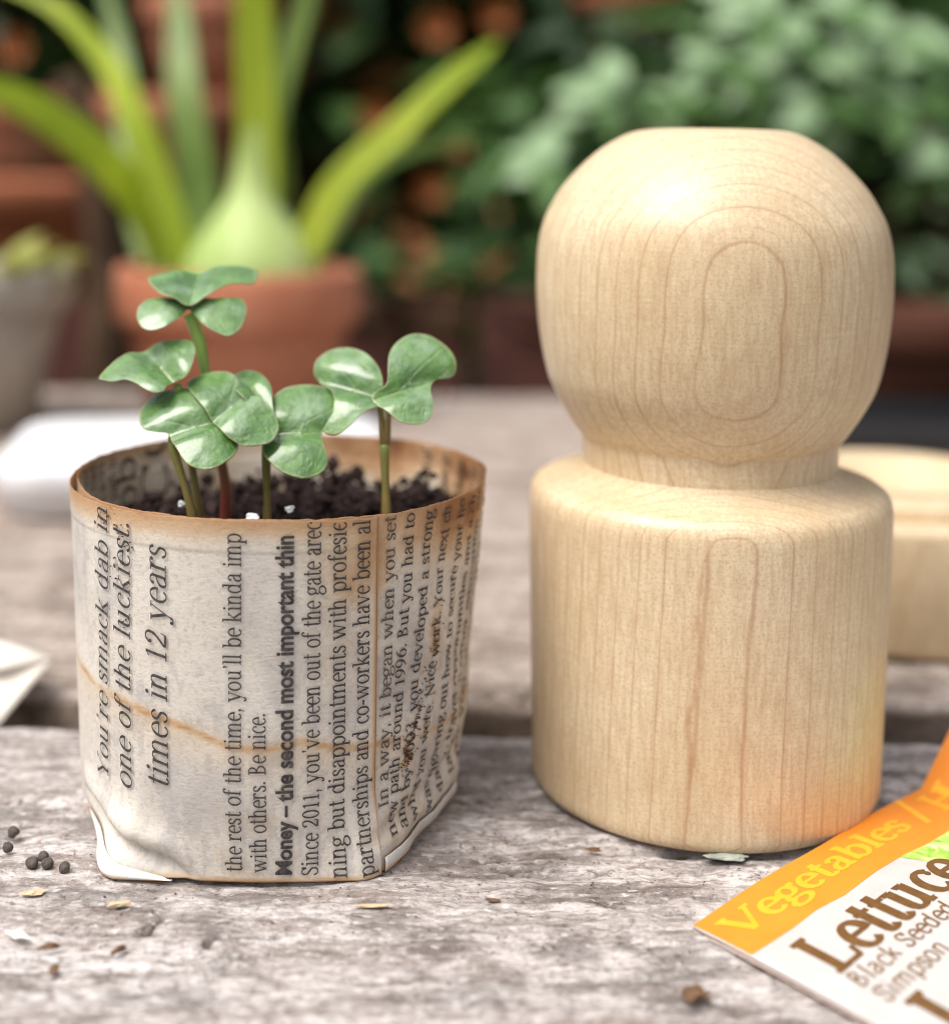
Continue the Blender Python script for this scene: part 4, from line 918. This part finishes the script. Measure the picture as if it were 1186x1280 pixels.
def strap(parent, pts, w0, mat, wmax=None, name='leaf', fold=.3, tip=.15):
    P = catmull(pts, 7); n = len(P); V = []; F = []
    for i in range(n):
        t = i/(n-1); T = Vector(P[min(i+1, n-1)]-P[max(i-1, 0)]).normalized()
        S = T.cross(Vector((0, -1, .15))).normalized(); Nn = S.cross(T)
        w = w0*(1-(max(0, t-tip)/(1-tip))**2.2*.93)*.5
        for s, q in ((-1, 1), (-.5, .25), (0, 0), (.5, .25), (1, 1)): V.append(P[i]+np.array(S)*w*s+np.array(Nn)*w*fold*q)
    for i in range(n-1):
        for k in range(4): F.append([i*5+k, i*5+k+1, i*5+k+6, i*5+k+5])
    o = mk(name, np.array(V), F, mat, parent); m_ = o.modifiers.new('t', 'SOLIDIFY'); m_.thickness = .06*CM
    return o
bulb = thing('bulb_plant', 'yellow green strap leaved plant with a swollen pale base behind the sprouts', 'plant', (-9.2, 57.0, 4.8))
prof = [(.01, 4.4), (2.5, 4.6), (2.75, 5.2), (2.6, 6.1), (2.1, 7.1), (1.45, 8.0), (.95, 8.9), (.72, 10.0), (.62, 11.2), (.5, 12.4)]
V, F = lathe(catmull([(a, b-.2) for a, b in prof], 3), 28, (-8.75, 57.0)); mk('swollen_base', V, F, M['bulb'], bulb)
Y0 = 60.5
def pa(*q): return [at(a, b, c-3.3) for a, b, c in q]
strap(bulb, pa((318, 290, 60), (325, 220, 60), (322, 120, 59.6), (318, 0, 59), (312, -150, 58), (300, -330, 58)), 1.5, M['strap'], fold=.35, tip=.4)
strap(bulb, pa((345, 290, 61), (350, 220, 61), (345, 140, 61), (372, 40, 61.5), (400, -60, 62), (440, -170, 63)), .9, M['strap_dark'], tip=.4)
strap(bulb, pa((240, 345, 60), (218, 290, 60), (196, 220, 60), (170, 150, 60), (135, 80, 60.5), (70, 10, 61), (0, -20, 62)), 1.25, M['strap'], tip=.2)
strap(bulb, pa((210, 330, 61.5), (185, 265, 61), (130, 200, 59), (60, 145, 57), (-20, 112, 55), (-120, 110, 53)), 1.5, M['strap'], tip=.3)
strap(bulb, pa((372, 345, 60), (392, 290, 60), (430, 225, 60), (500, 160, 60.5), (555, 108, 61), (600, 70, 62), (622, 52, 62.5)), 1.2, M['strap'], tip=.25)
strap(bulb, pa((380, 345, 61.5), (410, 290, 62), (450, 220, 63), (520, 185, 65), (600, 175, 67)), 1.0, M['strap_dark'], tip=.3)
strap(bulb, pa((235, 345, 62), (250, 250, 63), (232, 120, 64), (225, 20, 66), (215, -90, 68)), 1.5, M['strap_dark'], tip=.3)
strap(bulb, pa((200, 345, 62), (178, 270, 64), (165, 180, 66), (150, 60, 69), (120, -60, 71)), 1.3, M['strap_dark'], tip=.3)

# silvery plant upper right: leaves picked out one by one
sv = thing('silvery_leaf_plant', 'bushy plant with pale silvery leaves filling the upper right corner', 'plant', (29, 96, -5))
r_ = random.Random(5)
for i in range(110):
    px = r_.uniform(700, 1260); py = r_.uniform(0, 210)
    if px < 820 and py < 75: continue
    put_leaf('mid' if r_.random() < .6 else 'silver2', sv, at(px, py, r_.uniform(92, 104)), r_.uniform(0, 6.28), r_.uniform(-.1, .5), r_.uniform(-.3, .3), r_.uniform(.6, 1.0))
for cx_, cy_ in ((895, 78), (1000, 45), (1110, 45), (785, 108), (1135, 130), (1015, 135), (850, 128), (945, 12), (1170, 70), (745, 130), (1080, 95), (940, 100), (1060, 10), (1180, 190), (690, 205)):
    for k in range(5):                       # rosettes of pale leaves tipped towards the light
        a = k*1.047+r_.uniform(-.3, .3); c = at(cx_, cy_, 86+r_.uniform(-4, 4))
        e = (Matrix.Rotation(r_.uniform(.5, 1.0), 3, 'X') @ Matrix.Rotation(a, 3, 'Z') @ Matrix.Rotation(r_.uniform(.0, .3), 3, 'X')).to_euler()
        o = put_leaf('silver' if k % 5 < 3 else 'mid', sv, c+np.array((r_.uniform(-.6, .6), r_.uniform(-.5, .5), r_.uniform(-.4, .4))), 0, 0, 0, r_.uniform(.42, .68)); o.rotation_euler = e
for i in range(34):
    px = r_.uniform(1120, 1270); py = r_.uniform(200, 420)
    put_leaf('silver2', sv, at(px, py, r_.uniform(86, 104)), r_.uniform(0, 6.28), r_.uniform(-.5, .3), r_.uniform(-.5, .5), r_.uniform(.4, .8))
for V, F, mat in mass('', '', '', [(8, 46, 106, 122, -6, 22), (30, 48, 104, 114, -6, 16)], 2400, [(M['g_dark'], .8), (M['g_mid'], .2)], 5, 9):
    mk('foliage', np.array(V), F, mat, sv, kind='stuff')
for k in range(6):
    V, F = tube(catmull([(29+k, 96, -5), (24+k*2.5, 96, 4), (12+k*6, 97, 13+r_.uniform(-2, 3))], 5), np.linspace(.5, .2, 11), 6); mk('stem', V, F, M['bark'], sv)
# green leafy plant between
gp = thing('green_leaf_plant', 'mid green leafy plant just left of the ball handle', 'plant', (9, 112, -5))
for i in range(70):
    px, py = r_.gauss(650, 38), r_.gauss(215, 60)
    put_leaf('mid', gp, at(px, py, r_.uniform(112, 128)), r_.uniform(0, 6.28), r_.uniform(-.6, .5), r_.uniform(-.5, .5), r_.uniform(.5, .9))
for k in range(4):
    V, F = tube(catmull([(9+k, 114, -5), (6+k*2, 116, 4), (2+k*3, 118, 12)], 5), np.linspace(.5, .2, 11), 6); mk('stem', V, F, M['bark'], gp)
# green plant low behind the table, centre
lp = thing('low_leaf_plant', 'low dark green plant above the brick wall in the middle of the picture', 'plant', (-6, 104, -1))
for i in range(90):
    px, py = r_.uniform(455, 660), r_.uniform(300, 440)
    put_leaf('mid' if r_.random() < .4 else ('dark' if r_.random() < .7 else 'brown'), lp, at(px, py, r_.uniform(100, 114)), r_.uniform(0, 6.28), r_.uniform(-.5, .6), r_.uniform(-.5, .5), r_.uniform(.4, .8))
V, F = tube(catmull([(-6, 106, -1), (-5, 106, 2), (-5, 106, 5)], 4), .4, 6); mk('stem', V, F, M['bark'], lp)
# yellow tufts in the stone pot
yt = thing('yellow_tuft', 'yellow green rosette tuft growing in the grey stone pot', 'plant', (-19.3, 53.5, 5.0))
for i in range(60):
    a, rr = r_.uniform(0, 6.28), 3.4*math.sqrt(r_.random())
    put_leaf('yellow', yt, (-19.3+rr*math.cos(a), 53.5+rr*math.sin(a), 5.2), a-math.pi/2+r_.uniform(-.5, .5), r_.uniform(.3, 1.1), 0, r_.uniform(.6, 1.1))
# dark upright standing in for the shadow between two pots
tr = thing('pot_gap_shadow', 'dark upright put in as the shadow between the stone pot and the terracotta pot', 'shrub', (-17.5, 70.5, -76))
V, F = tube(catmull([(-17.8, 70.5, -76), (-18.2, 70.5, -20), (-17.7, 70.5, 2), (-18.4, 70.5, 9), (-20, 71, 14)], 6), np.linspace(1.4, .8, 25), 10); mk('shadow_upright', V, F, M['bark'], tr)
# hanging clay pots and flowers that show as soft warm spots
for k, (px, py, y, rr, h, m, lab) in enumerate([(205, 200, 138, 8.5, 12, 'terra_pale', 'pale terracotta pot high up behind the left strap leaves'), (45, 185, 142, 7.5, 10, 'terra_pale', 'pale terracotta pot near the upper left border'), (265, 60, 146, 7, 10, 'terra_pale', 'pale terracotta pot at the top edge left of the tall leaf'), (800, 30, 140, 6.5, 6, 'terra_dark', 'dark terracotta pot at the top above the silvery leaves'), (1120, 290, 128, 6, 9, 'terra_dark', 'dark terracotta pot right of the ball handle')]):
    p = at(px, py, y); clay_pot('terracotta_pot', lab, p[0], y, p[2]-h*.5, rr, h, h*.28, M[m], 'clay pots standing on the shelf posts', True)
    V, F = tube([(p[0], y, -76), (p[0], y, p[2]-h*.5-.05)], rr*.45, 8); mk('plinth_post', V, F, M['bark'], label='dark wooden post under the '+' '.join(lab.split()[:11]), cat='post', group='posts carrying clay pots')
fl = [(545, 35, 'orange bloom at the top edge right of the tall leaf'), (470, 145, 'orange bloom left of the right strap leaf'), (572, 175, 'orange bloom below the tip of the right strap leaf'), (540, 235, 'dull orange bloom in the middle above the right sprout'), (510, 300, 'dim orange bloom below the others in the middle'), (1085, 200, 'orange bloom right of the ball handle'), (620, 20, 'orange bloom at the top edge in the centre'), (20, 60, 'orange bloom in the upper left corner')]
for px, py, lab in fl:
    c = at(px, py, r_.uniform(118, 134)); t = thing('orange_flower', lab, 'flower', c, 'orange blooms among the shrubs')
    for k in range(6):
        a = k*1.047; V = []; rad = 1.35
        for (u, w) in ((0, 0), (.5, -.45), (.6, 0), (.5, .45), (1, -.35), (1.12, 0), (1, .35)):
            q = Vector((u*rad*math.cos(a)-w*rad*math.sin(a), -.4-u*.9, u*rad*math.sin(a)+w*rad*math.cos(a))); V.append(tuple(Vector(c)+q))
        mk('petal', np.array(V), [[0, 1, 2], [0, 2, 3], [1, 4, 5, 2], [2, 5, 6, 3]], M['flower'], t)
    V, F = tube(catmull([tuple(c), (c[0]+1, c[1]+6, c[2]-12), (c[0]+2, c[1]+22, c[2]-40)], 4), .25, 6); mk('stalk', V, F, M['g_mid'], t)
print('objects', len(bpy.data.objects))
